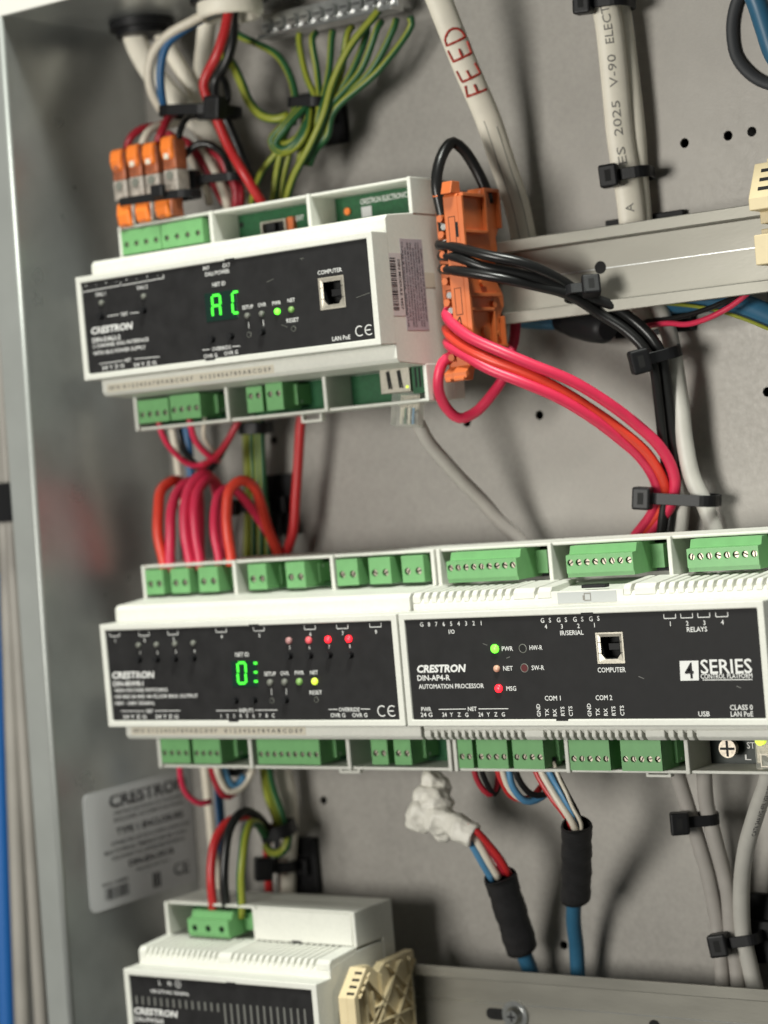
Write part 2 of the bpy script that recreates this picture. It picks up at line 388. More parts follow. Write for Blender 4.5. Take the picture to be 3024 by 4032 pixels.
for k in range(15):
    wd = random.choice((.5, .9, 1.3)); yy = 27.5+k*1.15
    MB().add([wall_pt(yy, -107, .4), wall_pt(yy+wd*.7, -107, .4), wall_pt(yy+wd*.7, -101.5, .4), wall_pt(yy, -101.5, .4)], [(0,1,2,3)]).build('bar', 'ink', lb, recalc=False)
lettering(lb, 'SERIAL NUMBER', wall_pt(35, -99.6, .36), 1.4, 18, m='ink', plane='x')
for k in range(3):
    MB().add([wall_pt(61+k*2, -108, .4), wall_pt(62.4+k*2, -108, .4), wall_pt(62.4+k*2, -101, .4), wall_pt(61+k*2, -101, .4)], [(0,1,2,3)]).build('bar', 'ink', lb, recalc=False)
lettering(lb, 'CE', wall_pt(82, -102.5, .36), 6.0, 11, m='ink', plane='x')

# ------------------------------------------------------------------ DIN rails
def rail(label, zc, x0, x1):
    t = thing('din_rail', ((x0+x1)/2, 68, zc), label, 'rail', 'mounting rails across the cabinet')
    f0, f1, w, th = 60.0, 67.6, 12.2, 1.4
    prof = [(f0, zc+17), (f0, zc+w), (f1-th, zc+w), (f1-th, zc-w), (f0, zc-w), (f0, zc-17), (f0+th, zc-17), (f0+th, zc-w-th), (f1, zc-w-th), (f1, zc+w+th), (f0+th, zc+w+th), (f0+th, zc+17)]
    MB().prism(prof, x0, x1).build('rail_profile', 'galv_rail', t, .35)
    MB().box(x0+.3, x1-.3, f1-th-.12, f1-th-.02, zc+.8, zc+1.15).build('score_line', 'steel', t)
    for x in (x0+14, x1-10):
        MB().cyl((x, f1+.05, zc), (x, YB-.2, zc), 4.5, 16).build('standoff', 'steel', t)
    return t
ra = rail('galvanised rail carrying the orange terminal blocks', 151.6, -20, 302)
rb = rail('galvanised rail hidden behind the two adjoining long modules', 0.0, -20, 330)
rc = rail('galvanised rail with a washer-head screw carrying the power supply', -152.0, -20, 420)
MB().cyl((226.5, 66.05, 153.1), (226.5, 66.25, 153.1), 2.6, 20).build('mounting_hole', 'hole', ra)
mb = MB().box(143.4, 147.9, 66.05, 66.2, -158.2, -153.2).cyl((148, 66.04, -155.7), (148, 66.2, -155.7), 2.5, 16).cyl((143.4, 66.04, -155.7), (143.4, 66.2, -155.7), 2.5, 16)
mb.build('mounting_slot', 'hole', rc)
MB().cyl((222, 66.05, -155), (222, 66.25, -155), 2.6, 20).build('mounting_hole', 'hole', rc)
sc = thing('screw', (155.9, 66.2, -155.3), 'zinc screw with cross recess and broad washer on the lowest rail', 'screw')
MB().cyl((155.9, 64.9, -155.3), (155.9, 66.1, -155.3), 6.2, 32).build('washer', 'steel', sc, .3)
mb = MB().cyl((155.9, 62.2, -155.3), (155.9, 64.8, -155.3), 2.7, 24, r1=4.1); mb.build('screw_head', 'steel', sc, .3)
mb = MB().box(153.9, 157.9, 62.05, 62.15, -155.7, -154.9).box(155.5, 156.3, 62.03, 62.14, -157.3, -153.3); mb.build('cross_recess', 'black', sc)

# ------------------------------------------------------------------ module parts
HF, D1, D2, D3, DB, HS, HT = 22.5, 10.8, 31.0, 50.0, 58.6, 29.6, 45.6
def housing(t, x0, x1, zc, divs, vent=None, lips=(True, True)):
    mb = MB(); lo = 2.8 if vent else 0.0
    mb.ring_frame(x0, x1, zc-HF, zc+HF, 2.7, 0.0, D1+.5)
    s = HS-lo
    prof = [(D1, -s+1.6), (D1+1.6, -s), (D2, -31+lo*.6), (D3, -31+lo*.6), (D3, 31-lo*.6), (D2, 31-lo*.6), (D1+1.6, s), (D1, s-1.6)]
    mb.prism([(y, zc+z) for y, z in prof], x0+.25, x1-.25)
    mb.box(x0, x1, D3+.02, DB, zc-HT, zc+HT)
    for sg, on in ((1, lips[0]), (-1, lips[1])):
        z0, z1 = sorted((zc+sg*44.3, zc+sg*HT))
        if on: mb.box(x0+.1, x1-.1, D2+1.2, D3, z0, z1)
        for d in divs:
            za, zb = sorted((zc+sg*30.4, zc+sg*(HT+.05)))
            mb.box(d-.9, d+.9, D2-.3, D3, za, zb)
    return mb.build('housing', 'housing', t, .45)
def panel(t, x0, x1, zc, usb=None):
    a, b, c, d = x0+2.9, x1-2.9, zc-HF+2.9, zc+HF-2.9
    mb = MB()
    if usb:
        u0, u1, v0, v1 = usb
        for q in ((a, u0, c, d), (u1, b, c, d), (u0, u1, c, v0), (u0, u1, v1, d)):
            mb.box(q[0], q[1], .8, 2.0, q[2], q[3])
    else: mb.box(a, b, .8, 2.0, c, d)
    return mb.build('front_panel', 'face', t)
def usb_port(t, u0, u1, v0, v1):
    mb = MB().ring_frame(u0+.15, u1-.15, v0+.15, v1-.15, .6, .7, 9)
    w = (u1-u0); h = (v1-v0); cx = (u0+u1)/2; cz = (v0+v1)/2
    iw, ih = w*.345, h*.35
    # inner lips leaving a rounded-shoulder opening
    o4 = [(u0+.75, v0+.75), (u1-.75, v0+.75), (u1-.75, v1-.75), (u0+.75, v1-.75)]
    i8 = [(cx-iw*.62, cz-ih), (cx+iw*.62, cz-ih), (cx+iw, cz-ih*.55), (cx+iw, cz+ih), (cx-iw, cz+ih), (cx-iw, cz-ih*.55)]
    vs = [(x, .95, z) for x, z in o4]+[(x, 1.15, z) for x, z in i8]
    mb.add(vs, [(0,1,5,4), (1,6,5), (1,2,7,6), (2,3,8,7), (3,0,9,8), (0,4,9)])
    p = mb.build('usb_port', 'shell', t)
    MB().box(u0+.8, u1-.8, 8.2, 9.2, v0+.8, v1-.8).build('port_back', 'hole', p)
    MB().ring_frame(cx-iw-.02, cx+iw+.02, cz-ih-.02, cz+ih+.02, .05, 1.15, 8.2).build('port_liner', 'hole', p)
    MB().box(cx-w*.2, cx+w*.2, 4.0, 8.2, cz-h*.10, cz+h*.12).build('tongue', 'black', p, .15)
    for k in (-1, 1):
        for zz in (cz-h*.16, cz+h*.18):
            MB().box(cx+k*w*.39-w*.06, cx+k*w*.39+w*.06, .93, 1.2, zz-.12, zz+.12).build('spring_slit', 'hole', p)
def led(t, c, m, r=1.25, name='indicator_light'):
    mb = MB(); n = 16; x, y, z = c
    rings = [(r, .75), (r, .1), (r*.82, -.35), (r*.45, -.6)]
    for i, (a, yy) in enumerate(rings):
        mb.v += [(x+a*math.cos(2*math.pi*k/n), yy, z+a*math.sin(2*math.pi*k/n)) for k in range(n)]
        if i:
            for k in range(n): mb.f.append([(i-1)*n+k, (i-1)*n+(k+1) % n, i*n+(k+1) % n, i*n+k]); mb.m.append(0); mb.sm.append(True)
    mb.f.append([len(mb.v)-n+k for k in range(n)]); mb.m.append(0); mb.sm.append(True)
    return mb.build(name, m, t)
def button(t, c, r=1.5, out=1.5):
    x, y, z = c
    o = MB().cyl((x, .9, z), (x, -out, z), r*1.0, 20, r1=r*.93).build('push_button', 'black', t, .25)
    return o
def pinhole(t, c, r=1.0, m='hole'):
    x, y, z = c
    h = MB().cyl((x, .79, z), (x, .72, z), r, 18).build('pin_hole', m, t)
    n = 18; MB().add([(x+q*math.cos(2*math.pi*k/n), yy, z+q*math.sin(2*math.pi*k/n)) for q, yy in ((r*1.18, .78), (r*1.02, .62), (r*.98, .78)) for k in range(n)], [(j*n+k, j*n+(k+1) % n, (j+1)*n+(k+1) % n, (j+1)*n+k) for j in range(2) for k in range(n)], 0, True).build('hole_rim', 'led_off', h)
    return h
def digit(t, c, w, h, segs, th=.95):
    cx, y, cz = c
    P = {'a': (0, h/2, 1), 'g': (0, 0, 1), 'd': (0, -h/2, 1), 'f': (-w/2, h/4, 0), 'b': (w/2, h/4, 0), 'e': (-w/2, -h/4, 0), 'c': (w/2, -h/4, 0)}
    for s in segs:
        dx, dz, hor = P[s]; a = (w/2-.35) if hor else th/2; b = th/2 if hor else h/4-.3
        sh = dz*.08
        MB().box(cx+dx-a+sh, cx+dx+a+sh, .30, .45, cz+dz-b, cz+dz+b).build('segment', 'seg', t)
def display(t, c0, c1, digits):
    x0, x1 = c0[0], c1[0]; z0, z1 = sorted((c0[2], c1[2]))
    d = MB().box(x0, x1, .5, .9, z0, z1).build('display_window', 'display', t, .15)
    for a in digits: digit(d, *a)
def relay_mark(t, c, w, num, dz=-2.6, h=1.5, m='print_white'):
    x, y, z = c
    bar(t, (x-w/2, .8, z-.7), (x+w/2, .8, z-.7), .3, m); bar(t, (x-w/2, .8, z-.55), (x-w/2, .8, z+.9), .3, m); bar(t, (x+w/2, .8, z-.55), (x+w/2, .8, z+.9), .3, m)
    if num: lettering(t, num, (x, .8, z+dz), h, m=m)
def ce_mark(t, c, h):
    x, y, z = c
    for cx, a0, a1 in ((x-h*.52, 50, 310), (x+h*.55, 50, 310)):
        n = 18; r0, r1 = h*.40, h*.5
        pts = [(math.radians(a0+(a1-a0)*k/n)) for k in range(n+1)]
        vs = [(cx+r1*math.cos(a), .74, z+r1*math.sin(a)) for a in pts]+[(cx+r0*math.cos(a), .74, z+r0*math.sin(a)) for a in pts]
        MB().add(vs, [(k, k+1, n+2+k, n+1+k) for k in range(n)]).build('lettering', 'print_white', t, recalc=False)
    bar(t, (x+h*.1, .8, z), (x+h*.72, .8, z), h*.1, name='lettering')

def terminal(t, x0, x1, n, zc, sg, yf, zlo=32.4, zhi=43.6, fs=None, r=1.3, step=True, yb=43.0, hx1=None, screw_m='screw', notch=True):
    """plug-in screw terminal: bored front face, stepped top, header behind; sg=+1 upper row, -1 lower row"""
    Z = lambda z: zc+sg*z
    pit = (x1-x0)/n; fs = fs or zlo+(zhi-zlo)*.45
    fh = zlo+(zhi-zlo)*.72 if step else zhi
    mb = MB()
    for k in range(n):
        za, zb = sorted((Z(zlo+(1.6 if step else 0)), Z(fh)))
        mb.hole_cell(x0+k*pit, x0+(k+1)*pit, za, zb, x0+(k+.5)*pit, Z(fs), r, yf, 2.2)
    if step:
        pr = [(yf, fh), (yf+3.0, fh+.3), (yf+4.2, zhi), (yb, zhi), (yb, zlo), (yf+.6, zlo), (yf+.6, zlo+1.55), (yf, zlo+1.6)]
    else:
        pr = [(yf, zhi), (yf+1.0, zhi), (yb, zhi), (yb, zlo), (yf, zlo)]
    q = [(y, Z(z)) for y, z in pr]
    m = len(q)
    vs = [(x0, y, z) for y, z in q]+[(x1, y, z) for y, z in q]
    fcs = [tuple(range(m)), tuple(range(2*m-1, m-1, -1))]+[(i, m+i, m+i+1, i+1) for i in range(m-1)]
    mb.add(vs, fcs)
    o = mb.build('terminal_block', ['terminal', 'terminal_deep'], t, recalc=False)
    hx = hx1 if hx1 else x1+1.6
    za, zb = sorted((Z(zlo+1.2), Z(zhi-1.5)))
    MB().box(x0+.4, hx, yb-4, D3-.4, za, zb).build('header', 'terminal', o, .15)
    if notch:
        za, zb = sorted((Z(zhi-3.4), Z(zhi-2.4)))
        MB().box(hx-.02, hx+.04, yb-1.5, yb-.5, za, zb).build('keying_mark', 'sticker_white', o)
    for k in range(n):
        cx = x0+(k+.5)*pit; cz = Z(fs)
        s_ = MB().cyl((cx, yf+1.9, cz), (cx, yf+1.1, cz), r*.9, 14).build('screw', screw_m, o)
        a = random.uniform(0, math.pi); dx, dz = math.cos(a)*r*.85, math.sin(a)*r*.85
        MB().obox((cx, yf+1.08, cz), (dx, 0, dz), (0, .05, 0), (-dz*.2, 0, dx*.2)).build('screw_slot', 'hole', o)
    return o
def pcb(t, x0, x1, zc, sg, m='pcb', y=D3-1.0):
    za, zb = sorted((zc+sg*31.2, zc+sg*44.2))
    return MB().box(x0, x1, y, D3-.05, za, zb).build('circuit_board', m, t)
def address_strip(t, x0, x1, z0, z1, split):
    p = MB().box(x0, x1, D1-.12, D1-.01, z0, z1).build('address_strip', 'sticker_tan', t)
    zc_ = (z0+z1)/2
    lettering(p, 'NET ID', (x0+4.5, D1-.12, zc_), 1.3, 6.5, m='ink')
    lettering(p, '0 1 2 3 4 5 6 7 8 9 A B C D E F', ((x0+9+split-2)/2, D1-.12, zc_), 1.55, split-x0-12, m='ink')
    lettering(p, '0 1 2 3 4 5 6 7 8 9 A B C D E F', ((split+x1)/2, D1-.12, zc_), 1.55, x1-split-3, m='ink')
def rail_clip(t, x, zc):
    mb = MB().ring_frame(x-5.5, x+5.5, zc-HT-3.6, zc-HT+1, 1.1, 44, 47); return mb.build('rail_clip', 'housing', t, .3)
def notch_marks(t, x0, pts):
    for x, z in pts:
        MB().box(x-2.6, x+2.6, -.03, .9, z-.5, z+.5).build('latch_notch', 'face', t)
TX = lettering

# ------------------------------------------------------------------ top row: lighting interface module
XA, ZA, W = 4.2, 151.5, 158.0
t = thing('interface_module', (XA+W/2, DB, ZA), 'white module with green AC readout on the uppermost rail', 'controller')
DV = (XA+.95, XA+53.2, XA+106.0, XA+W-.95)
housing(t, XA, XA+W, ZA, DV)
ub = ((133.7,0.8,158.4)[0], (146.6,0.8,145.9)[0], (133.2,0.8,145.5)[2], (133.7,0.8,158.7)[2])
fp = panel(t, XA, XA+W, ZA, ub)
usb_port(t, *ub)
for s, c, h, w, b, sh in (
    ('DALI 1', (17.6,0.8,165.4), 1.5, None, 0, 0), ('DALI 2', (41.4,0.8,165.6), 1.5, None, 0, 0), ('TEST', (29.9,0.8,155.4), 1.4, None, 0, 0),
    ('DIN-DALI-2', (18.5,0.8,146.0), 1.9, 16.2, .02, 0),
    ('2 CHANNEL DALI INTERFACE', (26.3,0.8,143.4), 1.5, 31.9, 0, 0),
    ('WITH BUS POWER SUPPLY', (25.2,0.8,140.3), 1.5, 30.1, 0, 0),
    ('NET', (29.7,0.8,135.7), 1.4, None, 0, 0), ('24 Y Z G', (20.9,0.8,133.6), 1.5, 12.7, 0, 0), ('24 Y Z G', (39.0,0.8,133.2), 1.5, 12.8, 0, 0),
    ('INT', (77.1,0.8,169.5), 1.6, None, 0, 0), ('EXT', (87.9,0.8,169.4), 1.6, None, 0, 0), ('DALI POWER', (82.7,0.8,166.9), 1.6, 13.0, 0, 0),
    ('NET ID', (83.0,0.8,162.2), 1.6, None, 0, 0), ('SETUP', (97.0,0.8,151.1), 1.5, None, 0, 0), ('OVR', (104.5,0.8,151.2), 1.5, None, 0, 0), ('PWR', (112.0,0.8,151.1), 1.5, None, 0, 0),
    ('NET', (119.6,0.8,151.4), 1.5, None, 0, 0), ('RESET', (119.4,0.8,143.3), 1.6, 6.3, 0, 0), ('OVERRIDE', (81.3,0.8,135.7), 1.5, 10.3, 0, 0),
    ('OVR G', (75.2,0.8,133.1), 1.5, 7.2, 0, 0), ('OVR G', (86.2,0.8,133.3), 1.5, 7.2, 0, 0),
    ('COMPUTER', (140.0,0.8,160.7), 1.6, 12.0, 0, 0), ('LAN PoE', (142.8,0.8,133.7), 1.7, 8.9, 0, 0)):
    TX(fp, s, c, h, w, bold=b, shear=sh)
TX(fp, 'CRESTRON', (22.2,0.8,150.1), 2.7, 24.0, bold=.035, shear=.18)
ce_mark(fp, (154.3,0.8,135.5), 4.3)
for p, q in (((7.5,0.8,167.4), (29.2,0.8,167.8)), ((30.2,0.8,167.7), (53.7,0.8,168.1)), ((53.7,0.8,168.2), (53.6,0.8,169.6)), ((29.4,0.8,167.8), (29.5,0.8,169.3)),
             ((20.3,0.8,155.5), (26.7,0.8,155.5)), ((33.3,0.8,155.4), (39.5,0.8,155.2)), ((13.3,0.8,135.6), (27.1,0.8,135.7)), ((33.4,0.8,135.8), (47.5,0.8,135.4)),
             ((71.1,0.8,135.9), (75.2,0.8,135.8)), ((87.1,0.8,135.8), (91.3,0.8,135.6)), ((96.7,0.8,144.9), (96.7,0.8,142.4)), ((104.4,0.8,145.1), (104.4,0.8,142.5))):
    bar(fp, p, q, .3)
for k in range(8):
    a = Vector((9.5,0.8,169.9)).lerp(Vector((50.5,0.8,169.7)), k/7.0); TX(fp, '+' if k % 2 == 0 else '-', a, 1.3)
for c, m in (((17.9,0.8,161.5), 'led_off'), ((42.0,0.8,161.6), 'led_off'), ((96.7,0.8,147.5), 'led_off'), ((104.2,0.8,147.5), 'led_off'), ((112.3,0.8,147.6), 'led_green'), ((119.5,0.8,147.6), 'led_green_dim')):
    led(t, c, m)
for c in ((17.0,0.8,155.8), (41.3,0.8,155.8), (77.1,0.8,139.8), (87.2,0.8,140.0), (103.6,0.8,140.1)): button(t, c)
pinhole(fp, (96.4,0.8,139.8)); pinhole(fp, (119.5,0.8,139.8))
display(t, (74.9,0.8,159.0), (91.9,0.8,147.0), ((((80.9,0.8,153.4)[0], .4, (80.9,0.8,153.4)[2]), 4.2, 8.6, 'abcefg'), (((91.2,0.8,153.6)[0], .4, (91.2,0.8,153.6)[2]), 3.2, 8.6, 'afed')))
for p, q in (((107.9,0.8,160.0), (111.6,0.8,161.0)), ((151.8,0.8,148.8), (158.6,0.8,150.0)), ((125.8,0.8,167.5), (127.7,0.8,167.4)), ((126.4,0.8,167.6), (126.9,0.8,166.6)), ((113.6,0.8,142.0), (116.4,0.8,140.8))): bar(fp, p, q, .16, 'led_off', .03, 'scratch')
notch_marks(t, XA, (((90.3,0.0,172.0)[0], ZA+HF-2.6), ((75.5,0.0,130.9)[0], ZA-HF+2.6)))
address_strip(t, 7.5, 100, 123.4, 127.0, 59)
# upper compartments
terminal(t, 6.6, 29.4, 4, ZA, 1, 30.0, 32.6, 43.2, fs=37.0, step=False)
terminal(t, 29.9, 53.4, 4, ZA, 1, 30.0, 32.6, 43.2, fs=37.0, step=False)
b1 = pcb(t, XA+54.2, XA+105, ZA, 1); b2 = pcb(t, XA+107, XA+W-2, ZA, 1); pcb(t, XA+2, XA+52, ZA, 1)
p0 = (72.8,47.0,193.5); p1 = (86.4,47.0,187.9)
sw = MB().ring_frame(p0[0], p1[0], ZA+33.2, ZA+39.2, .8, 45.5, 49).build('slide_switch', 'shell', t, .15)
MB().box(p0[0]+.8, p1[0]-.8, 48, 48.9, ZA+34, ZA+38.4).build('switch_slot', 'hole', sw); MB().box(p0[0]+4.2, p0[0]+8, 45.2, 48, ZA+34.4, ZA+38).build('slider', 'black', sw, .2)
MB().box(p1[0]+.3, p1[0]+3.4, 46.6, 49, ZA+33, ZA+39.6).build('switch_bracket', 'orange', t, .2)
TX(b1, 'EXT', (92.0,48.9,190.2), 2.0, 4.2); MB().cyl(((60.0,48.9,191.4)[0], 48.9, (60.0,48.9,191.4)[2]), ((60.0,48.9,191.4)[0], 48.98, (60.0,48.9,191.4)[2]), 1.3, 14).build('via_hole', 'hole', b1)
TX(b2, 'CRESTRON ELECTRONICS', (136.7,48.9,192.6), 2.2, 24.9)
MB().cyl(((117.6,48.9,189.5)[0], 48.8, (117.6,48.9,189.5)[2]), ((117.6,48.9,189.5)[0], 47.9, (117.6,48.9,189.5)[2]), 1.6, 8).build('orange_component', 'orange_lever', b2)
c = (127.1,48.9,188.9); sq = MB().box(c[0]-2.6, c[0]+2.6, 48.75, 48.88, c[2]-2.9, c[2]+1.5).build('board_sticker', 'sticker_white', b2)
for k in range(24):
    a = Vector((111.2,48.9,196.9)).lerp(Vector((148.9,48.9,195.7)), k/23.0); MB().cyl((a.x, 48.95, a.z), (a.x, 48.86, a.z), .28, 8).build('solder_dot', 'screw', b2)
# lower compartments
terminal(t, 7.4, 25.2, 4, ZA, -1, 30.0, 32.4, 42.6, fs=38.8, step=False)
terminal(t, 27.0, 44.0, 4, ZA, -1, 29.0, 31.8, 42.6, fs=38.2, step=False)
terminal(t, 68.5, 77.0, 2, ZA, -1, 31.0, 31.8, 42.8, fs=35.8, step=False)
terminal(t, 79.0, 88.0, 2, ZA, -1, 31.0, 31.2, 42.8, fs=35.8, step=False)
for a, b in ((XA+2, XA+52), (XA+54.2, XA+105), (XA+107, XA+W-2)): pcb(t, a, b, ZA, -1)
jk = MB().box(138.3, 153.0, 31.6, 49, 110.6, 121.2).build('network_jack', 'shell', t, .3)
for x in (141.6, 147.0):
    MB().obox((x+.9, 31.55, 116), (.55, 0, .2), (0, .06, 0), (.35, 0, -3.6)).build('jack_slit', 'hole', jk)
    MB().obox((x+1.9, 31.55, 116), (.35, 0, 0), (0, .06, 0), (.5, 0, -3.8)).build('jack_slit', 'hole', jk)
jb = MB().box(153.4, 160.0, 33.0, 48, 109.5, 121).build('jack_bracket', 'pcb', t)
for x in (154.8, 156.8): MB().box(x, x+.9, 32.9, 33.05, 112, 120).build('bracket_slit', 'hole', jb)
MB().cyl((151.8, 31.5, 112.6), (151.8, 31.0, 112.6), .55, 10).build('link_light', 'led_lime', jk)
rail_clip(t, (92.3,45.0,104.2)[0], ZA)
# stickers on the end cheek (faces +x)
xs = XA+W-.25
def cheek(y0, y1, z0, z1, m): return MB().box(xs+.01, xs+.12, y0, y1, z0, z1).build('sticker', m, t)
k1 = cheek((161.9,5.8,165.6)[1], (161.9,20.3,165.9)[1], (161.9,4.7,140.5)[2], (161.9,11.6,165.7)[2], 'sticker')
ya, yb_ = (161.9,5.8,165.6)[1], (161.9,20.3,165.9)[1]; za, zb = (161.9,4.7,140.5)[2], (161.9,11.6,165.7)[2]
z = za+2.2
while z < zb-2.2:
    h = random.choice((.25, .3, .5, .7)); MB().box(xs+.12, xs+.16, ya+(yb_-ya)*.38, ya+(yb_-ya)*.66, z, min(z+h, zb-2)).build('bar', 'ink', k1); z += h+random.choice((.25, .35, .5))
TX(k1, 'SERIAL NO 00265', (xs+.12, ya+(yb_-ya)*.22, (za+zb)/2), 1.6, 20, m='ink', plane='x', rot=-math.pi/2)
TX(k1, 'DIN MODULE 4457', (xs+.12, ya+(yb_-ya)*.82, (za+zb)/2), 1.6, 20, m='ink', plane='x', rot=-math.pi/2)
y0_, y1_ = (161.9,19.7,171.6)[1], (161.9,35.7,171.5)[1]; z0_, z1_ = (161.9,21.6,134.7)[2], (161.9,27.3,171.6)[2]
k2 = cheek(y0_, y1_, z0_, z1_, 'sticker_mauve')
LN = ('SUPPLY CLASS 2 OR POE IEEE 802.3AF', 'CONFORMS TO UL STD 508 CERTIFIED TO CSA', 'THIS DEVICE COMPLIES WITH PART 15 OF THE FCC', 'RULES OPERATION IS SUBJECT TO CONDITIONS', 'THIS DEVICE MAY NOT CAUSE INTERFERENCE', 'AND MUST ACCEPT ANY INTERFERENCE RECEIVED', 'USE COPPER CONDUCTORS ONLY', 'CLASS B DIGITAL APPARATUS')
for i, s in enumerate(LN):
    TX(k2, s, (xs+.12, y1_-(y1_-y0_)*(.08+.84*i/7.0), (z0_+z1_)/2), 1.05, (z1_-z0_)*(.93 if i % 3 else .8), m='ink', plane='x', rot=-math.pi/2)
k3 = cheek((161.9,35.7,158.1)[1], (161.9,43.0,158.2)[1], (161.9,37.7,152.1)[2], (161.9,38.6,158.2)[2], 'sticker_tan')

# ------------------------------------------------------------------ middle row, left: relay switch module
XB, ZB = 0.0, 0.0
t = thing('switch_module', (XB+W/2, DB, ZB), 'white relay switching module with red lamps and green 0 readout', 'controller')
housing(t, XB, XB+W, ZB, (.95, 53.2, 106.0, W-.95))
fp = panel(t, XB, XB+W, ZB)
for i, c in enumerate(((7.9,0.8,17.9), (24.8,0.8,17.7), (41.2,0.8,17.8), (67.7,0.8,18.2), (87.9,0.8,18.2), (114.4,0.8,18.1), (130.8,0.8,18.0), (147.2,0.8,18.2))):
    relay_mark(fp, c, 5.6, str(i+1))
for i, c in enumerate(((21.4,0.8,13.0), (31.6,0.8,13.0), (42.0,0.8,13.1), (52.2,0.8,13.2))): led(t, c, 'led_off')
for i, c in enumerate(((21.6,0.8,9.8), (31.5,0.8,9.8), (41.8,0.8,9.8), (52.2,0.8,9.8))): TX(fp, str(i+1), c, 1.4)
for c in ((21.0,0.8,6.8), (31.1,0.8,6.8), (41.4,0.8,6.9), (51.6,0.8,6.9), (102.9,0.8,6.8), (113.4,0.8,6.8), (123.2,0.8,6.8), (133.8,0.8,6.6), (98.9,0.8,-11.4), (72.4,0.8,-11.4), (82.4,0.8,-11.3)): button(t, c, 1.45)
for c, m in (((103.3,0.8,13.1), 'led_pink'), ((113.5,0.8,13.1), 'led_red_soft'), ((123.3,0.8,13.1), 'led_red'), ((133.7,0.8,13.1), 'led_red'), ((91.6,0.8,-4.1), 'led_off'), ((99.2,0.8,-4.0), 'led_off'), ((106.8,0.8,-3.9), 'led_green_dim'), ((114.7,0.8,-3.9), 'led_lime')): led(t, c, m, 1.45)
for i, c in enumerate(((103.2,0.8,10.2), (113.3,0.8,10.0), (123.4,0.8,10.1), (133.7,0.8,10.1))): TX(fp, str(i+5), c, 1.4)
display(t, (71.5,0.8,5.2), (85.2,0.8,-5.8), ((((77.1,0.8,0.1)[0], .4, (77.1,0.8,0.1)[2]), 4.2, 8.6, 'abcdef'), (((84.5,0.8,0.3)[0], .4, (84.5,0.8,0.3)[2]), 2.4, 7.6, 'agd')))
for s, c, h, w in (('NET ID', (77.8,0.8,7.8), 1.7, None), ('SETUP', (91.7,0.8,-0.5), 1.6, None), ('OVR', (99.4,0.8,-0.4), 1.6, None), ('PWR', (107.0,0.8,-0.3), 1.6, None), ('NET', (114.5,0.8,-0.3), 1.6, None),
    ('RESET', (114.5,0.8,-8.5), 1.6, 6.3), ('INPUTS', (77.5,0.8,-15.7), 1.6, 7.7), ('NET', (24.1,0.8,-15.7), 1.5, None), ('24 Y Z G', (15.2,0.8,-18.1), 1.6, 13.5),
    ('24 Y Z G', (33.5,0.8,-18.1), 1.6, 13.0), ('OVERRIDE', (130.6,0.8,-15.6), 1.6, 10.5), ('OVR G', (124.7,0.8,-17.9), 1.6, 7.4), ('OVR G', (135.6,0.8,-17.9), 1.6, 7.5),
    ('HIGH-VOLTAGE SWITCHING', (20.2,0.8,-6.5), 1.5, 30.2), ('10A RES 5A IND 4A FLUOR MAX OUTPUT', (28.4,0.8,-9.3), 1.5, 46.9), ('100V - 240V 50/60Hz', (15.9,0.8,-12.2), 1.5, 22.7)):
    TX(fp, s, c, h, w)
TX(fp, 'CRESTRON', (16.5,0.8,0.1), 2.7, 24.5, bold=.035, shear=.18); TX(fp, 'DIN-8SW8-I', (13.1,0.8,-3.6), 2.0, 17.4, bold=.02)
for i, s in enumerate('12345678C'): TX(fp, s, Vector((63.6,0.8,-18.0)).lerp(Vector((91.5,0.8,-17.9)), i/8.0), 1.6)
for p, q in (((61.2,0.8,-15.7), (72.8,0.8,-15.7)), ((82.2,0.8,-15.6), (93.9,0.8,-15.6)), ((7.5,0.8,-15.6), (21.2,0.8,-15.7)), ((27.1,0.8,-15.6), (41.4,0.8,-15.6)), ((120.2,0.8,-15.5), (124.9,0.8,-15.5)), ((136.4,0.8,-15.4), (141.0,0.8,-15.5)), ((91.7,0.8,-6.6), (91.6,0.8,-9.3)), ((99.5,0.8,-6.5), (99.3,0.8,-9.2))): bar(fp, p, q, .3)
ce_mark(fp, (149.2,0.8,-16.3), 4.6)
pinhole(fp, (91.4,0.8,-11.7)); pinhole(fp, (114.4,0.8,-11.5))
notch_marks(t, XB, (((86.0,0.0,21.0)[0], HF-2.6), ((70.7,0.0,-20.0)[0], -HF+2.6)))
address_strip(t, 3.6, 100, -27.6, -23.9, 55)
for x0, x1 in ((3.4, 13.6), (18.0, 28.6), (34.0, 45.0), (61.9, 71.8), (82.5, 92.6), (109.3, 120.2), (126.0, 136.9), (142.6, 153.4)):
    terminal(t, x0, x1, 2, ZB, 1, 29.5, 32.6, 43.6, fs=37.2, r=1.55, step=False, hx1=x1+.6)
for a, b in ((2, 52.2), (54.2, 105), (107, W-2)): pcb(t, a, b, ZB, 1, 'terminal_deep'); pcb(t, a, b, ZB, -1)
terminal(t, 3.4, 20.0, 4, ZB, -1, 29.5, 32.0, 43.2, fs=38.6, r=1.2, step=False)
terminal(t, 22.1, 37.6, 4, ZB, -1, 29.5, 32.0, 43.2, fs=38.6, r=1.2, step=False)
terminal(t, 58.3, 92.0, 9, ZB, -1, 29.5, 32.0, 43.2, fs=38.8, r=1.2, step=False)
terminal(t, 118.4, 126.6, 2, ZB, -1, 30.5, 32.0, 43.0, fs=38.2, r=1.35, step=False)
terminal(t, 130.0, 138.4, 2, ZB, -1, 30.5, 32.0, 43.0, fs=38.2, r=1.35, step=False)
rail_clip(t, 96, ZB)

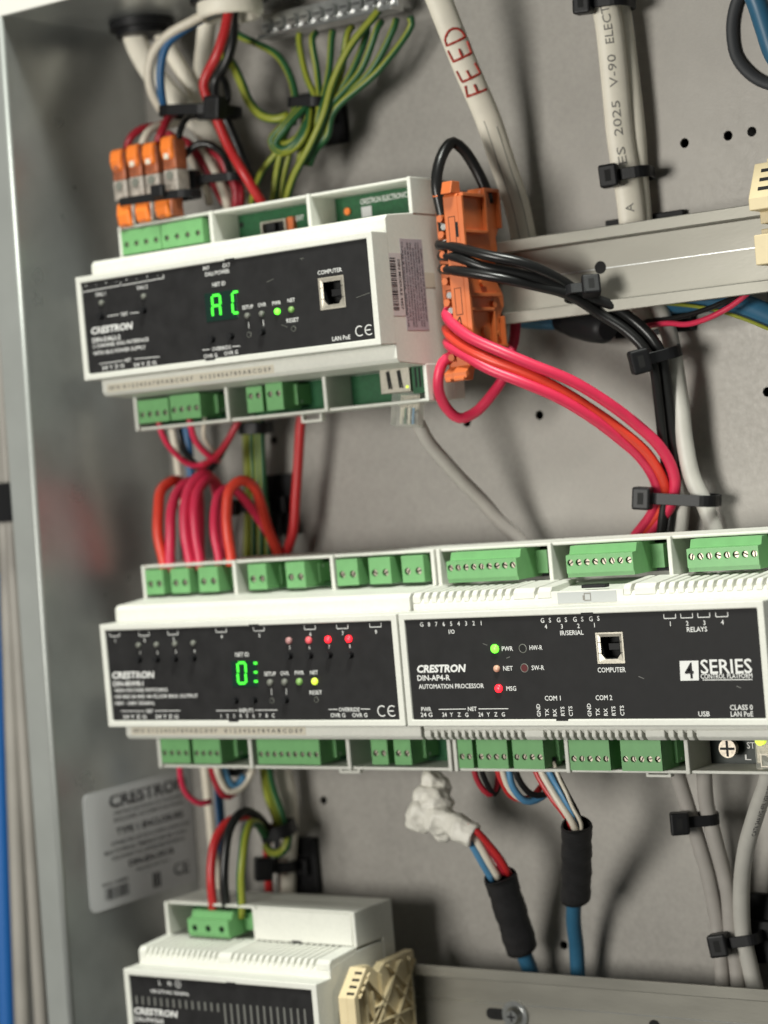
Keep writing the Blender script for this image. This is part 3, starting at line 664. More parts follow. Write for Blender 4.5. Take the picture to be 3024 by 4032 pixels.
# ------------------------------------------------------------------ middle row, right: automation processor
XC, ZC = 159.0, 0.0
t = thing('processor_module', (XC+W/2, DB, ZC), 'white automation processor module with a white boxed 4 logo', 'controller')
housing(t, XC, XC+W, ZC, (XC+.95, XC+53.6, XC+106.4, XC+W-.95), vent=True)
ub = ((247.2,0.8,12.6)[0], (259.1,0.8,7.0)[0], (246.8,0.8,0.8)[2], (247.2,0.8,12.8)[2])
fp = panel(t, XC, XC+W, ZC, ub); usb_port(t, *ub)
def rib_mesh(x0, x1, sg=1):
    pr = [(D1, HS-4.2), (D1, HS-1.5), (D1+1.5, HS), (D2+.2, 31.0), (D2+.2, 28.6), (D1+1.6, HS-3.2)]
    return MB().prism([(y, ZC+sg*z) for y, z in pr], x0, x1)
def ribs(t, slots, xa, xb, zc=ZC, sg=1, gap=1.5):
    edges = [xa]
    for s in slots: edges += [s-gap/2, s+gap/2]
    edges.append(xb)
    for i in range(0, len(edges), 2):
        if edges[i+1]-edges[i] > .3:
            mb = rib_mesh(edges[i], edges[i+1], sg)
            if zc != ZC: mb.v = [(v[0], v[1], v[2]-ZC+zc) for v in mb.v]
            mb.build('vent_rib', 'housing', t, .25, 1)
sl = [162.6+3.82*k for k in range(12)]+[215.6]+[257.8]+[268.2+3.95*k for k in range(12)]
ribs(t, [s+1.2 for s in sl if s < 222], XC+.3, 223.5); ribs(t, [s+1.2 for s in sl if s > 255], 255.2, XC+W-.3)
# recessed card slot between the ribs
MB().box(223.6, 255.1, D1-.06, D1+1.2, 22.9, 27.9).build('card_slot_lip', 'housing', t, .25)
lbp = MB().box(226.5, 252.2, D1-.18, D1-.07, 23.2, 27.4).build('card_slot_label', 'sticker_grey', t)
ring = MB().ring_frame(238.2, 241.2, 23.9, 26.9, .35, D1-.26, D1-.19); ring.build('card_symbol', 'ink_grey', lbp)
MB().box(237.6, 238.2, D1-.26, D1-.19, 24.2, 26.0).build('card_symbol', 'ink_grey', lbp)
MB().box(235.2, 245.8, 14.2, 17.5, 28.4, 29.8).build('memory_card', 'black', t, .3)
ribs(t, [163.2+3.26*k for k in range(14)]+[215.7+3.3*k for k in range(14)]+[268.2+3.9*k for k in range(4)], XC+.3, XC+W-.3, sg=-1, gap=1.5)
for s, c, h, w in (('I/O', (183.3,0.8,14.7), 1.6, None), ('IR/SERIAL', (237.3,0.8,12.9), 1.7, 10.2), ('RELAYS', (289.7,0.8,12.8), 1.7, 8.2),
    ('PWR', (208.2,0.8,7.5), 1.7, None), ('HW-R', (221.0,0.8,7.6), 1.7, 5.7), ('NET', (207.7,0.8,-0.1), 1.7, None), ('SW-R', (221.1,0.8,-0.1), 1.7, 5.6), ('MSG', (208.4,0.8,-7.9), 1.7, None),
    ('COMPUTER', (253.0,0.8,-1.4), 1.8, 11.9), ('AUTOMATION PROCESSOR', (180.8,0.8,-6.7), 1.75, 30.5),
    ('PWR', (168.2,0.8,-15.7), 1.6, None), ('24 G', (168.1,0.8,-17.9), 1.6, 5.5), ('NET', (189.8,0.8,-15.7), 1.6, None), ('COM 1', (226.5,0.8,-11.8), 1.8, 7.0), ('COM 2', (248.7,0.8,-11.8), 1.8, 7.1),
    ('USB', (289.7,0.8,-18.1), 1.8, 4.6), ('CLASS 0', (304.8,0.8,-15.8), 1.8, 9.0), ('LAN PoE', (304.8,0.8,-18.2), 1.8, 8.8)):
    TX(fp, s, c, h, w)
TX(fp, 'CRESTRON', (177.0,0.8,0.3), 2.75, 23.1, bold=.04, shear=.18); TX(fp, 'DIN-AP4-R', (173.0,0.8,-3.3), 2.1, 15.5, bold=.02)
for i, s in enumerate('G87654321'): TX(fp, s, Vector((169.5,0.8,17.9)).lerp(Vector((197.3,0.8,17.7)), i/8.0), 1.7)
for s, c in zip('GSGSGSGS', ((224.9,0.8,17.9), (228.2,0.8,17.9), (232.0,0.8,17.9), (235.2,0.8,17.9), (239.1,0.8,17.9), (242.3,0.8,17.9), (246.0,0.8,17.9), (249.2,0.8,18.0))): TX(fp, s, c, 1.75)
for s, c in zip('4321', ((226.2,0.8,15.5), (233.2,0.8,15.4), (240.4,0.8,15.4), (247.3,0.8,15.5))): TX(fp, s, c, 1.6)
for i, c in enumerate(((279.1,0.8,17.8), (286.0,0.8,17.8), (292.9,0.8,17.8), (300.1,0.8,17.8))): relay_mark(fp, c, 4.8, str(i+1), dz=-2.7, h=1.6)
for s, c in (('24', (176.6,0.8,-17.9)), ('Y', (179.9,0.8,-17.9)), ('Z', (183.5,0.8,-17.9)), ('G', (187.0,0.8,-18.0)), ('24', (193.5,0.8,-17.9)), ('Y', (197.0,0.8,-17.9)), ('Z', (200.4,0.8,-17.9)), ('G', (203.8,0.8,-17.9))): TX(fp, s, c, 1.6)
for p, q in (((174.1,0.8,-15.8), (186.8,0.8,-15.7)), ((192.7,0.8,-15.7), (206.3,0.8,-15.7)), ((290.3,0.8,-5.7), (310.0,0.8,-5.8))): bar(fp, p, q, .3)
for s, c in (('GND', (219.8,0.8,-16.4)), ('TX', (223.5,0.8,-17.2)), ('RX', (226.9,0.8,-17.3)), ('RTS', (230.4,0.8,-16.8)), ('CTS', (233.9,0.8,-16.8)), ('GND', (242.0,0.8,-16.4)), ('TX', (245.6,0.8,-17.2)), ('RX', (249.0,0.8,-17.2)), ('RTS', (252.4,0.8,-16.8)), ('CTS', (256.0,0.8,-16.7))): TX(fp, s, c, 1.6, rot=math.pi/2)
for c, m, r in (((202.7,0.8,7.6), 'led_green', 1.7), ((202.8,0.8,-0.1), 'led_amber', 1.35), ((202.9,0.8,-7.8), 'led_red', 1.6)): led(t, c, m, r)
pinhole(fp, (215.1,0.8,7.4), 1.5); pinhole(fp, (215.1,0.8,-0.1), 1.5, 'deep_red')
sqp = MB().add([(p[0], .72, p[2]) for p in ((281.6,0.8,1.4), (289.2,0.8,1.4), (288.8,0.8,-5.8), (281.3,0.8,-5.9))], [(0,1,2,3)]).build('logo_square', 'print_white', fp, recalc=False)
TX(fp, '4', (285.2,0.7,-2.2), 5.6, 3.6, m='face', eps=.1); TX(fp, 'SERIES', (300.1,0.8,-0.9), 5.0, 20.4, bold=.012); TX(fp, 'CONTROL PLATFORM', (299.9,0.8,-4.4), 1.7, 20.5)
for p, q in (((303.6,0.8,-8.1), (305.3,0.8,-8.8)), ((197.2,0.8,9.7), (199.2,0.8,9.0)), ((207.4,0.8,3.8), (209.0,0.8,4.3)), ((264.1,0.8,-4.0), (266.3,0.8,-4.9))): bar(fp, p, q, .22, 'slot_grey', .03, 'scratch')
notch_marks(t, XC, (((244.9,0.0,20.7)[0], HF-2.6), ((230.3,0.0,-20.9)[0], -HF+2.6)))
terminal(t, 168.2, 201.2, 9, ZC, 1, 24.0, 32.0, 44.0, fs=38.0, r=1.35, hx1=206.5)
terminal(t, 223.8, 253.1, 8, ZC, 1, 24.0, 32.0, 44.0, fs=37.7, r=1.35, hx1=258.6)
terminal(t, 276.1, 305.4, 8, ZC, 1, 24.0, 32.0, 44.0, fs=37.7, r=1.35, hx1=311)
for a, b in ((XC+2, XC+52.6), (XC+54.6, XC+105.4), (XC+107.4, XC+W-2)): pcb(t, a, b, ZC, 1, 'pcb_dark')
for a, b, n in ((162.4, 169.4, 2), (171.5, 186.0, 4), (188.5, 202.8, 4)): terminal(t, a, b, n, ZC, -1, 29.5, 32.2, 44.0, fs=39.2, r=1.25, step=False)
for a, b in ((215.0, 233.0), (238.0, 255.6)): terminal(t, a, b, 5, ZC, -1, 29.0, 32.2, 44.2, fs=39.6, r=1.25, step=False)
for a, b, m in ((XC+2, XC+52.6, 'pcb'), (XC+54.6, XC+105.4, 'pcb'), (XC+107.4, XC+W-2, 'pcb_dark')): bq = pcb(t, a, b, ZC, -1, m)
gs = MB().box(287.0, 297.0, 45.5, 48.9, -44, -32.6).build('ground_clamp', 'screw', t, .6); gc = (276.9,43.0,-37.5)
MB().cyl((gc[0], 45.4, gc[2]), (gc[0], 42.4, gc[2]), 3.4, 24, r1=3.6).build('screw', 'screw', gs, .3)
mb = MB().box(gc[0]-3, gc[0]+3, 42.2, 42.38, gc[2]-.45, gc[2]+.45).box(gc[0]-.45, gc[0]+.45, 42.19, 42.37, gc[2]-3, gc[2]+3); mb.build('cross_recess', 'black', gs)
TX(bq, 'ST', (283.8,48.8,-37.2), 2.4, 3.4); TX(bq, 'L', (282.2,48.8,-41.8), 2.0, 2.6)
jk = MB().box((293.7,31.5,-36.5)[0], 316.0, 31.5, 48.5, -43.5, -32.4).build('network_jack', 'clear', t, .3)
MB().cyl(((296.9,31.0,-32.3)[0], 31.4, (296.9,31.0,-32.3)[2]), ((296.9,31.0,-32.3)[0], 29.6, (296.9,31.0,-32.3)[2]), 2.0, 14).build('link_light', 'led_lime', jk)
MB().ring_frame((295.8,31.3,-39.0)[0], 316.6, -42.6, -37.6, .5, 31.2, 31.45).build('jack_latch', 'shell', jk)
rail_clip(t, (245.4,45.0,-47.0)[0], ZC)

# ------------------------------------------------------------------ bottom row: power supply
XD, ZD, WD = -4.3, -152.0, 106.0
t = thing('power_supply_module', (XD+WD/2, DB, ZD), 'white power supply module with slotted black face and three wires into its terminal', 'power supply')
housing(t, XD, XD+WD, ZD, (XD+.95, XD+51.5, XD+WD-.95), vent=True)
fp = panel(t, XD, XD+WD, ZD)
sl = [XD+4.3+3.02*k for k in range(14)]; s2 = [XD+52.5+3.4*k for k in range(14)]
ribs(t, [s+1.0 for s in sl+s2 if s+1.5 < XD+WD-2], XD+.3, XD+WD-.3, zc=ZD)
ribs(t, [], XD+.3, XD+WD-.3, zc=ZD, sg=-1)
cv = MB().prism([(D2-1.0, ZD+31.2), (D2-.2, ZD+44.6), (D3+2, ZD+45.2), (D3+2, ZD+31.2)], XD+52.4, XD+WD-1.8); cv = cv.build('terminal_cover', 'housing', t, .4)
MB().box(XD+72, XD+77, D2-1.3, D2-.6, ZD+31.0, ZD+32.0).build('latch_notch', 'face', cv)
terminal(t, 12.5, 35.5, 3, ZD, 1, 26.5, 31.8, 42.6, fs=35.6, r=1.5, hx1=44.5, screw_m='black', notch=False)
pcb(t, XD+2, XD+50.5, ZD, 1)
TX(fp, 'L', (15.8,0.8,-134.6), 2.0); TX(fp, 'N', (21.3,0.8,-134.6), 2.0)
c = (26.2,0.8,-134.5); mb = MB(); n = 20
mb.add([(c[0]+r*math.cos(2*math.pi*k/n), .74, c[2]+r*math.sin(2*math.pi*k/n)) for r in (1.7, 1.4) for k in range(n)], [(k, (k+1) % n, n+(k+1) % n, n+k) for k in range(n)]); mb.build('earth_symbol', 'print_white', fp, recalc=False)
bar(fp, (c[0]-.8, .8, c[2]-.2), (c[0]+.8, .8, c[2]-.2), .22); bar(fp, (c[0], .8, c[2]-.2), (c[0], .8, c[2]+.9), .22)
TX(fp, '100-277VAC 50/60Hz', (21.0,0.8,-138.6), 1.5, 21.6)
TX(fp, 'CRESTRON', (12.0,0.8,-148.0), 2.7, 25.1, bold=.035, shear=.18); TX(fp, 'DIN-PWS60', (7.6,0.8,-151.7), 2.0, 16.9)
def face_slot(p, q):
    mb = MB(); a, b = Vector(p), Vector(q); mb.cyl((a.x, .98, a.z), (b.x, .98, b.z), .55, 10); mb.build('face_slot', 'slot_grey', t)
for k in range(14):
    a = Vector((1.4,0.8,-141.4)).lerp(Vector((47.5,0.8,-141.5)), k/13.0); face_slot(a, a-Vector((0, 0, 3.6)))
for k in range(13):
    a = Vector((51.2,0.8,-141.2)).lerp(Vector((94.1,0.8,-140.6)), k/12.0); face_slot(a, (a.x, .8, ZD-16))
notch_marks(t, XD, (((56.4,0.0,-130.8)[0], ZD+HF-2.6),))

# ------------------------------------------------------------------ orange rail terminal blocks
def orange_block(label, x0, x1, front, detail):
    t = thing('orange_terminal_block', ((x0+x1)/2, 62, 152), label, 'terminal block', 'orange rail terminal blocks')
    f = front
    pr = [(f, 186.5), (f+1, 187.5), (49, 187.8), (50.5, 190.4), (61.5, 190.4), (61.8, 174), (59, 170.5), (59.5, 165.6), (57, 161), (57, 152), (60.8, 147), (60.8, 142.5), (57.5, 138.5), (56, 136),
          (58.5, 133.5), (58.5, 121), (48, 118.2), (f+3, 117.0), (f-4, 113.4), (f-4, 116.2), (f, 118.5)]
    MB().prism(pr, x0, x1-2.2).build('block_body', 'orange', t, .3)
    # skin with raised frame on the exposed side
    MB().prism([(f-3, 187.5), (f-1, 192.5), (f+4.5, 192.5), (f+4.5, 187.3)], x0+1, x1-3).build('top_tab', 'orange', t, .3)
    MB().prism([(f-5, 112.6), (f-5, 113.8), (f+2.5, 118.5), (f+5, 118.5), (f+2, 112.6)], x0+1, x1-3).build('bottom_tab', 'orange', t, .3)
    if detail:
        MB().prism([(f, 186.3), (f+1.6, 186.3), (f+1.6, 118.6), (f, 118.6)], x1-2.2, x1).build('front_rim', 'orange', t, .25)
        for y0, y1, z0, z1 in ((f+1.6, 49, 186.2, 187.6), (49.5, 51, 172, 190.2), (51, 61.4, 188.8, 190.2), (60.2, 61.6, 174.2, 188.8), (f+1.6, 49.5, 171.5, 172.8), (f+1.6, 56.5, 160.5, 161.8), (f+1.6, 56.5, 146.0, 147.4), (f+1.6, 50, 140.2, 141.5), (49.4, 50.6, 126, 140), (f+1.6, 58.4, 125.4, 126.6), (56.4, 57.6, 126.6, 138), (f+1.6, 47.8, 118.3, 119.6)):
            MB().box(x1-2.15, x1-.15, y0, y1, z0, z1).build('side_rib', 'orange', t, .2)
        for y, z, r in ((45, 152, 2.0), (52, 143, 1.5), (44, 131.5, 2.6), (53.5, 131, 1.2)):
            MB().cyl((x1-2.3, y, z), (x1-1.0, y, z), r, 14).build('side_boss', 'orange', t, .2)
        MB().box(x1-2.12, x1-1.9, 51.5, 54, 182.5, 186).build('side_port', 'hole', t)
    # front features: test slots and chevron
    for z0, z1 in ((167.6, 178.2), (139.2, 149.6)):
        MB().box(x0+2.0, x0+4.8, f-.06, f+.2, z0, z1).build('marker_slot', 'orange', t, .1)
        for q in ((x0+1.8, x0+2.05, z0, z1), (x0+4.8, x0+5.05, z0, z1), (x0+1.8, x0+5.05, z0-.25, z0), (x0+1.8, x0+5.05, z1, z1+.25)):
            MB().box(q[0], q[1], f-.08, f+.1, q[2], q[3]).build('slot_edge', 'hole', t)
    MB().box(x0+5.1, x0+6.2, f-.08, f+.1, 170, 176).build('slot_edge', 'hole', t)
    a, b, c = Vector((x0+2.6, f-.05, 129.5)), Vector((x0+3.4, f-.05, 138.2)), Vector((x0+1.4, f-.05, 135.6))
    bar(t, c, b, .5, 'hole', 0.03, 'chevron_mark'); bar(t, b, (x0+4.6, f-.05, 131.0), .5, 'hole', 0.03, 'chevron_mark')
    return t
orange_block('thick orange terminal block showing its ribbed open side beside the bare rail', 176.6, 185.4, 31.5, True)
o2 = orange_block('slim orange terminal block with clamp collars squeezed between the module and the thick orange block', 169.4, 175.8, 36.5, False)
for z in (178.5, 172, 164.0, 158.4, 153.2, 144.5, 138.0, 131.5, 127.0, 122.4):
    MB().cyl((173.2, 36.4, z), (173.2, 33.0, z), 1.7, 14, r1=1.45).build('clamp_collar', 'orange', o2, .3)
for z in (175, 168.6, 147.5, 141.2): MB().cyl((174.6, 36.4, z), (174.6, 33.4, z), 1.3, 12).build('clamp_pin', 'steel', o2, .2)

# ------------------------------------------------------------------ cream end brackets
def bracket(label, x0, y0, zt, mir=False):
    t = thing('end_bracket', (x0+4, 62, zt-25), label, 'bracket', 'cream end brackets on the rails')
    MB().prism([(y0, zt-10.5), (y0+10, zt), (y0+18, zt-1), (y0+24, zt-5.5), (y0+29, zt-2.5), (y0+51, zt-2), (y0+52, zt-9), (y0+47, zt-16), (y0+47, zt-44), (y0+12, zt-44), (y0, zt-23)], x0, x0+4.2).build('bracket_body', 'cream', t, .3)
    MB().prism([(y0, zt-10.5), (y0+10, zt), (y0+11.5, zt-1.0), (y0+3, zt-11), (y0+3, zt-22.5), (y0, zt-23)], x0+4.2, x0+8.4).build('front_clip', 'cream', t, .25)
    for k in range(4):
        yy = y0+1.6+k*2.25; zz = zt-9.6+k*2.35
        MB().obox((x0+5.6, yy, zz+.35), (1.9, 0, 0), (0, .42, .44), (0, -.25, .24)).build('clip_slot', 'hole', t)
        MB().prism([(yy+1.4, zz-1.6), (yy+3.2, zz-1.0), (yy+3.2, zz+.2), (yy+1.4, zz-.6)], x0+8.4, x0+9.4).build('clip_step', 'cream', t, .15)
    mb = MB()
    for a, b in (((14, -6), (47, -40)), ((14, -26), (40, -4)), ((22, -42), (50, -6)), ((12, -18), (30, -43)), ((12, -8), (12, -40)), ((12, -26), (47, -26)), ((30, -4), (47, -20)), ((24, -6), (24, -26)), ((46, -4), (46, -43)), ((17, -12), (17, -26)), ((30, -26), (46, -43)), ((38, -4), (20, -26)), ((17, -19), (24, -19)), ((35, -14), (46, -26)), ((14, -33), (24, -43))):
        p, q = Vector((x0+4.4, y0+a[0], zt+a[1])), Vector((x0+4.4, y0+b[0], zt+b[1])); d = (q-p).normalized(); s = Vector((0, -d.z, d.y))
        MB().obox((p+q)/2, (q-p)/2, s*.3, (1.6, 0, 0)).build('lattice_rib', 'cream', t, .12)
    return t
bracket('cream end bracket with latticed side clamped against the power supply', 104.3, 11.0, -127.0)
tb = thing('end_bracket', (310, 62, 150), 'cream end bracket on the rail end near the black tied white cable', 'bracket', 'cream end brackets on the rails')
MB().prism([(44, 169), (52, 182.5), (62, 183), (62, 160), (53, 160), (53, 164.5), (44, 164.5)], 303.6, 316).build('bracket_body', 'cream', tb, .4)
MB().prism([(46, 155.5), (46, 144.2), (60, 144.2), (60, 158), (53, 158), (53, 155.5)], 303.6, 316).build('lower_jaw', 'cream', tb, .4)
MB().box(308, 316, 53.5, 66, 143, 184).build('bracket_spine', 'cream', tb, .3)
for k in range(3):
    MB().obox((311, 46.3+k*2.1, 172.2+k*3.5), (4, 0, 0), (0, .35, .6), (0, -.5, .3)).build('clip_slot', 'hole', tb)

# ------------------------------------------------------------------ cable ties and mounts
def tie(label, pl, pr, depth=8.0, w=3.0, head='L', axis=None, group='black cable ties', hs=1.0):
    """band round a bundle: front edge runs pl -> pr, wrapping back by depth"""
    pl, pr = Vector(pl), Vector(pr); a = (pr-pl); ha = a.length/2; a.normalize()
    n = Vector(axis) if axis else Vector((0, 0, 1)); n = (n-a*n.dot(a)).normalized(); d = n.cross(a)
    if d.y < 0: d = -d
    c = (pl+pr)/2+d*depth/2; hd = depth/2; t = thing('cable_tie', c, label, 'cable tie', group)
    rr = min(ha, hd)*.7; P = []
    for sx, sd, a0 in ((1, 1, 0), (-1, 1, 90), (-1, -1, 180), (1, -1, 270)):
        for k in range(6):
            an = math.radians(a0+18*k); P.append((sx*(ha-rr)+rr*math.cos(an), sd*(hd-rr)+rr*math.sin(an)))
    m = len(P); vs = []
    for th in (0, 1.0):
        for zz in (-w/2, w/2):
            for (u, v) in P:
                L = math.hypot(u, v); k = (L+th)/L; vs.append(c+a*u*k+d*v*k+n*zz)
    fs = []
    for i in range(m):
        j = (i+1) % m
        fs += [(i, j, m+j, m+i), (2*m+j, 2*m+i, 3*m+i, 3*m+j), (i, 2*m+i, 2*m+j, j), (m+i, m+j, 3*m+j, 3*m+i)]
    MB().add(vs, fs, 0, False).build('band', 'black_tie', t, .2, 1)
    if head:
        hc = (pl if head == 'L' else pr)-d*1.3+a*(-.6 if head == 'L' else .6)*hs
        h_ = MB().obox(hc, a*2.8*hs, d*2.3*hs, n*(w/2+1.1)*hs).build('head', 'black_tie', t, .7*hs, 3)
        MB().obox(hc-d*2.32*hs, a*.9*hs, d*.05, n*(w/2)*.75*hs).build('head_slot', 'hole', h_)
    return t
def mount(label, x0, x1, z0, z1, y0=86.5):
    t = thing('cable_mount', ((x0+x1)/2, YB-.8, (z0+z1)/2), label, 'cable mount', 'black adhesive cable mounts')
    MB().box(x0, x1, YB-4.6, YB-.78, z0, z1).build('base_plate', 'black', t, .5)
    cx, cz = (x0+x1)/2, (z0+z1)/2
    MB().box(x0+3, x1-3, y0, YB-4.5, cz-4, cz+4).build('bridge', 'black', t, .8)
    return t
mount('black cable mount behind the knotted earth wires', 66, 90, 226, 251)
mount('black cable mount between red loops and single red riser', 24, 44, 53, 81)
mount('black cable mount beside the red wire above the power supply', 14, 38, -114, -88)
mount('black cable mount behind the three grey cables', 240, 272, -133, -104.5)
mount('black cable mount half hidden by the rail near the black knob', 217, 253, 125, 174)

# ------------------------------------------------------------------ upper left: supply cables, bushing, earth bar
bp = (59.5,55.0,287.2)
t = thing('conduit_bushing', (bp[0], bp[1], ZT), 'off-white ring bushing under the cabinet top with wires passing through', 'bushing')
mb = MB(); n = 32
pr = [(13.8, ZT-.1), (14.6, ZT-4), (14.6, ZT-9.0), (13.2, ZT-10.6), (11.4, ZT-10.2), (11.2, ZT-.1)]
for i, (r, z) in enumerate(pr): mb.v += [(bp[0]+r*math.cos(2*math.pi*k/n), bp[1]+r*math.sin(2*math.pi*k/n), z) for k in range(n)]
for i in range(len(pr)-1):
    for k in range(n): mb.f.append([i*n+k, i*n+(k+1) % n, (i+1)*n+(k+1) % n, (i+1)*n+k]); mb.m.append(0); mb.sm.append(True)
mb.build('throat', 'cable_white', t)
mb = MB().cyl((bp[0], bp[1], ZT-3.6), (bp[0], bp[1], ZT-.2), 17.5, 8, smooth=False); mb.build('locknut', 'black', t, .4)
cp = (-3.1,64.0,300.9)
t = thing('cable_gland', (cp[0], cp[1], ZT), 'black cable gland in the cabinet top above the thick white cables', 'gland')
MB().cyl((cp[0]+4, cp[1], ZT-4), (cp[0]+4, cp[1], ZT-.2), 15, 24).build('gland_nut', 'black', t, .8)
MB().cyl((cp[0]+4, cp[1], ZT-7), (cp[0]+4, cp[1], ZT-4), 12, 24).build('gland_collar', 'black', t, .8)
wire('white_cable', 'thick white cable slanting from the black gland in front of the other pale cables', [(-5.4,62.0,302.6),(-1.5,62.0,283.2),(9.3,62.0,264.8),(22.3,64.0,249.2),(30.8,68.0,236.5),(35.2,74.0,219.8),(38.7,80.0,205.0),(42.6,82.0,192.4)], 5.2, 'cable_white', 'cable', 'white supply cables', flat=.6, n=16)
wire('white_cable', 'white cable slanting from the black gland behind the thickest pale cable', [(-2.0,72.0,303.1),(6.8,72.0,283.8),(16.7,73.0,265.5),(22.8,76.0,252.0),(28.4,78.0,238.1),(34.2,80.0,220.2),(39.8,83.0,202.5)], 3.6, 'cable_white', 'cable', 'white supply cables', n=14)
wire('white_cable', 'pale cable dropping straight from the ring bushing behind the red wire', [(31.0,76.0,295.4),(25.4,78.0,280.1),(21.2,80.0,266.4),(21.0,82.0,251.8),(25.6,84.0,234.0),(31.8,86.0,213.6)], 4.2, 'cable_white', 'cable', 'white supply cables', n=14)
wire('white_wire', 'white wire arching out of the ring bushing above a blue wire', [(57.2,52.0,288.7),(55.0,50.0,287.0),(45.0,46.0,283.0),(33.7,42.0,278.3),(26.6,40.0,272.2),(22.7,40.0,263.4),(21.6,42.0,255.2),(22.3,46.0,248.3),(24.6,50.0,243.0)], 2.2, 'w_white')
wire('blue_wire', 'blue wire arching below the white wire under the ring bushing', [(53.6,54.0,287.3),(48.2,52.0,284.7),(38.5,46.0,279.7),(32.4,43.0,274.8),(28.3,42.0,265.5),(26.6,43.0,257.3),(24.1,46.0,249.9),(20.6,52.0,244.7)], 1.9, 'w_blue')
wire('red_wire', 'thick red wire from the ring bushing past the tie down to the top module', [(64.4,49.0,287.9),(64.2,48.0,285.1),(63.9,45.0,276.4),(59.4,43.0,264.9),(52.9,43.0,258.6),(50.5,43.0,253.8),(50.3,45.0,247.5),(52.7,46.0,241.1),(57.8,47.0,226.7),(65.5,48.0,211.6),(68.4,54.0,200.3),(67.9,60.0,194.9)], 2.25, 'w_red', n=12)
wire('black_wire', 'thick black wire beside the thick red wire from the ring bushing', [(57.5,60.0,286.7),(56.3,58.0,272.6),(51.2,58.0,263.1),(45.5,58.0,258.3),(44.7,58.0,248.5),(48.7,60.0,238.5),(52.4,62.0,226.2),(53.3,66.0,214.3),(54.3,70.0,202.4)], 2.3, 'w_black')
wire('black_wire', 'black wire looping beside the large tie under the ring bushing', [(46.9,60.0,260.7),(51.5,58.0,254.5),(51.4,58.0,248.8),(48.6,58.0,245.0),(44.3,58.0,245.2)], 1.6, 'w_black')
wire('earth_wire', 'thick yellow green earth wire bending from the red wire to the knot', [(45.6,64.0,269.4),(52.7,61.0,265.0),(58.2,60.0,255.4),(62.2,60.0,245.8),(68.6,60.0,238.6),(76.0,61.0,236.4),(80.5,63.0,237.5)], 2.1, 'yg')
tie('long black tie across the blue and red wires under the bushing', (25.0,37.5,246.2), (58.0,40.0,242.1), 26, 4.6, 'R', hs=1.5)
# earth bar
t = thing('earth_bar', (98, 78, 279), 'zinc earth bar with a row of round screw heads under the cabinet top', 'earth bar')
MB().prism([(70, 274.6), (70, 276.2), (76, 276.4), (76, 286), (80, 286), (80, 274.4)], 61, 134).build('bar_body', 'steel', t, .4)
for k in range(10):
    x = 64.5+k*7.1; z = 280.2+.1*k
    s_ = MB().cyl((x, 76, z), (x, 73.2, z), 3.1, 18, r1=2.6).build('screw', 'steel', t, .5)
    MB().box(x-2, x+2, 73.05, 73.18, z-.35, z+.35).build('screw_slot', 'black', t)
for x in (66, 128): MB().cyl((x, 80, 281), (x, YB-.8, 281), 3.2, 12).build('standoff', 'steel', t)
gl = 'green and yellow earth wire fanning from the earth bar into the tie'
gs_ = 'earth wires fanning from the bar'
for k, (u0, v0, u1, y0) in enumerate(((1180,150,1262,72), (1238,145,1278,70), (1298,138,1292,72), (1365,122,1302,70), (1415,112,1318,73), (1465,100,1330,70), (1515,90,1344,72), (1560,80,1356,74))):
    g = ((u0+u1)/2-8*(k-4)*.2, (v0+430)/2)
    P0 = Vector((-93.5,72.0,321.4)); 
    EU = Vector((-78.4,72.0,318.5))-P0; EV = Vector((-94.9,72.0,310.4))-P0
    pt = lambda u, v, y: P0+EU*(u/100)+EV*(v/100)+Vector((0, y-72, 0))
    wire('earth_wire', gl, [pt(u0, v0-25, 73), pt(u0, v0, y0), pt(g[0]+(u0-u1)*.12, g[1], 70), pt(1278+k*8, 430, 68-(k % 3)*1.5), pt(1255+k*9, 520, 66), pt(1222+k*7, 585, 66+(k % 2)), pt(1215+k*5, 640, 67)], 1.55, 'yg' if k in (0, 3) else 'gy', 'wire', gs_)
wire('earth_wire', 'green earth wire reaching the tie from behind the black cable', [(43.0,76.0,283.1),(48.7,75.0,278.8),(60.2,73.0,272.9),(71.3,71.0,265.6),(77.5,70.0,256.3),(80.9,68.0,244.4),(79.9,66.0,233.2)], 1.7, 'gy')
wire('earth_wire', 'yellow green earth wire hanging free to the outside of the knot', [(126.9,72.0,275.9),(124.3,70.0,272.6),(113.7,66.0,261.7),(105.1,64.0,248.1),(99.4,62.0,233.9),(91.2,61.0,221.1),(81.1,62.0,210.5),(73.9,64.0,199.4),(70.2,66.0,191.9)], 1.75, 'yg')
for k, P in enumerate(([(86.5,66.0,241.3),(78.6,61.0,233.1),(71.9,60.0,227.0),(74.9,60.0,221.9),(83.9,60.0,222.1),(90.7,61.0,228.2),(90.8,65.0,238.5)], [(89.0,66.0,240.9),(81.1,60.0,231.6),(74.8,59.0,225.4),(78.9,59.0,221.8),(86.1,60.0,224.8),(90.5,63.0,233.4)], [(83.8,66.0,239.7),(78.8,63.0,231.2),(75.7,62.0,225.0),(84.1,62.0,226.2),(90.6,66.0,237.6)])):
    wire('earth_wire', 'green and yellow earth wire looped into the knot under the tie', P, 1.7, ('gy', 'gy', 'yg')[k], 'wire', 'earth wires looped in the knot')
for P in ([(77.0,64.0,227.5),(71.4,63.0,222.2),(64.2,63.0,216.1),(57.4,65.0,210.0),(51.3,68.0,200.6)], [(77.7,62.0,226.2),(74.2,62.0,219.6),(70.0,63.0,210.1),(66.9,64.0,200.4),(64.2,66.0,192.6)], [(79.9,66.0,227.2),(75.0,66.0,217.7),(70.7,67.0,209.2),(67.5,68.0,198.4)]):
    wire('earth_wire', 'yellow green earth wire dropping from the knot behind the top module', P, 1.6, 'yg', 'wire', 'earth wires below the knot')
tie('black tie gathering the fan of earth wires', (79.5,63.0,243.2), (96.9,63.0,240.7), 12, 4.4, None)
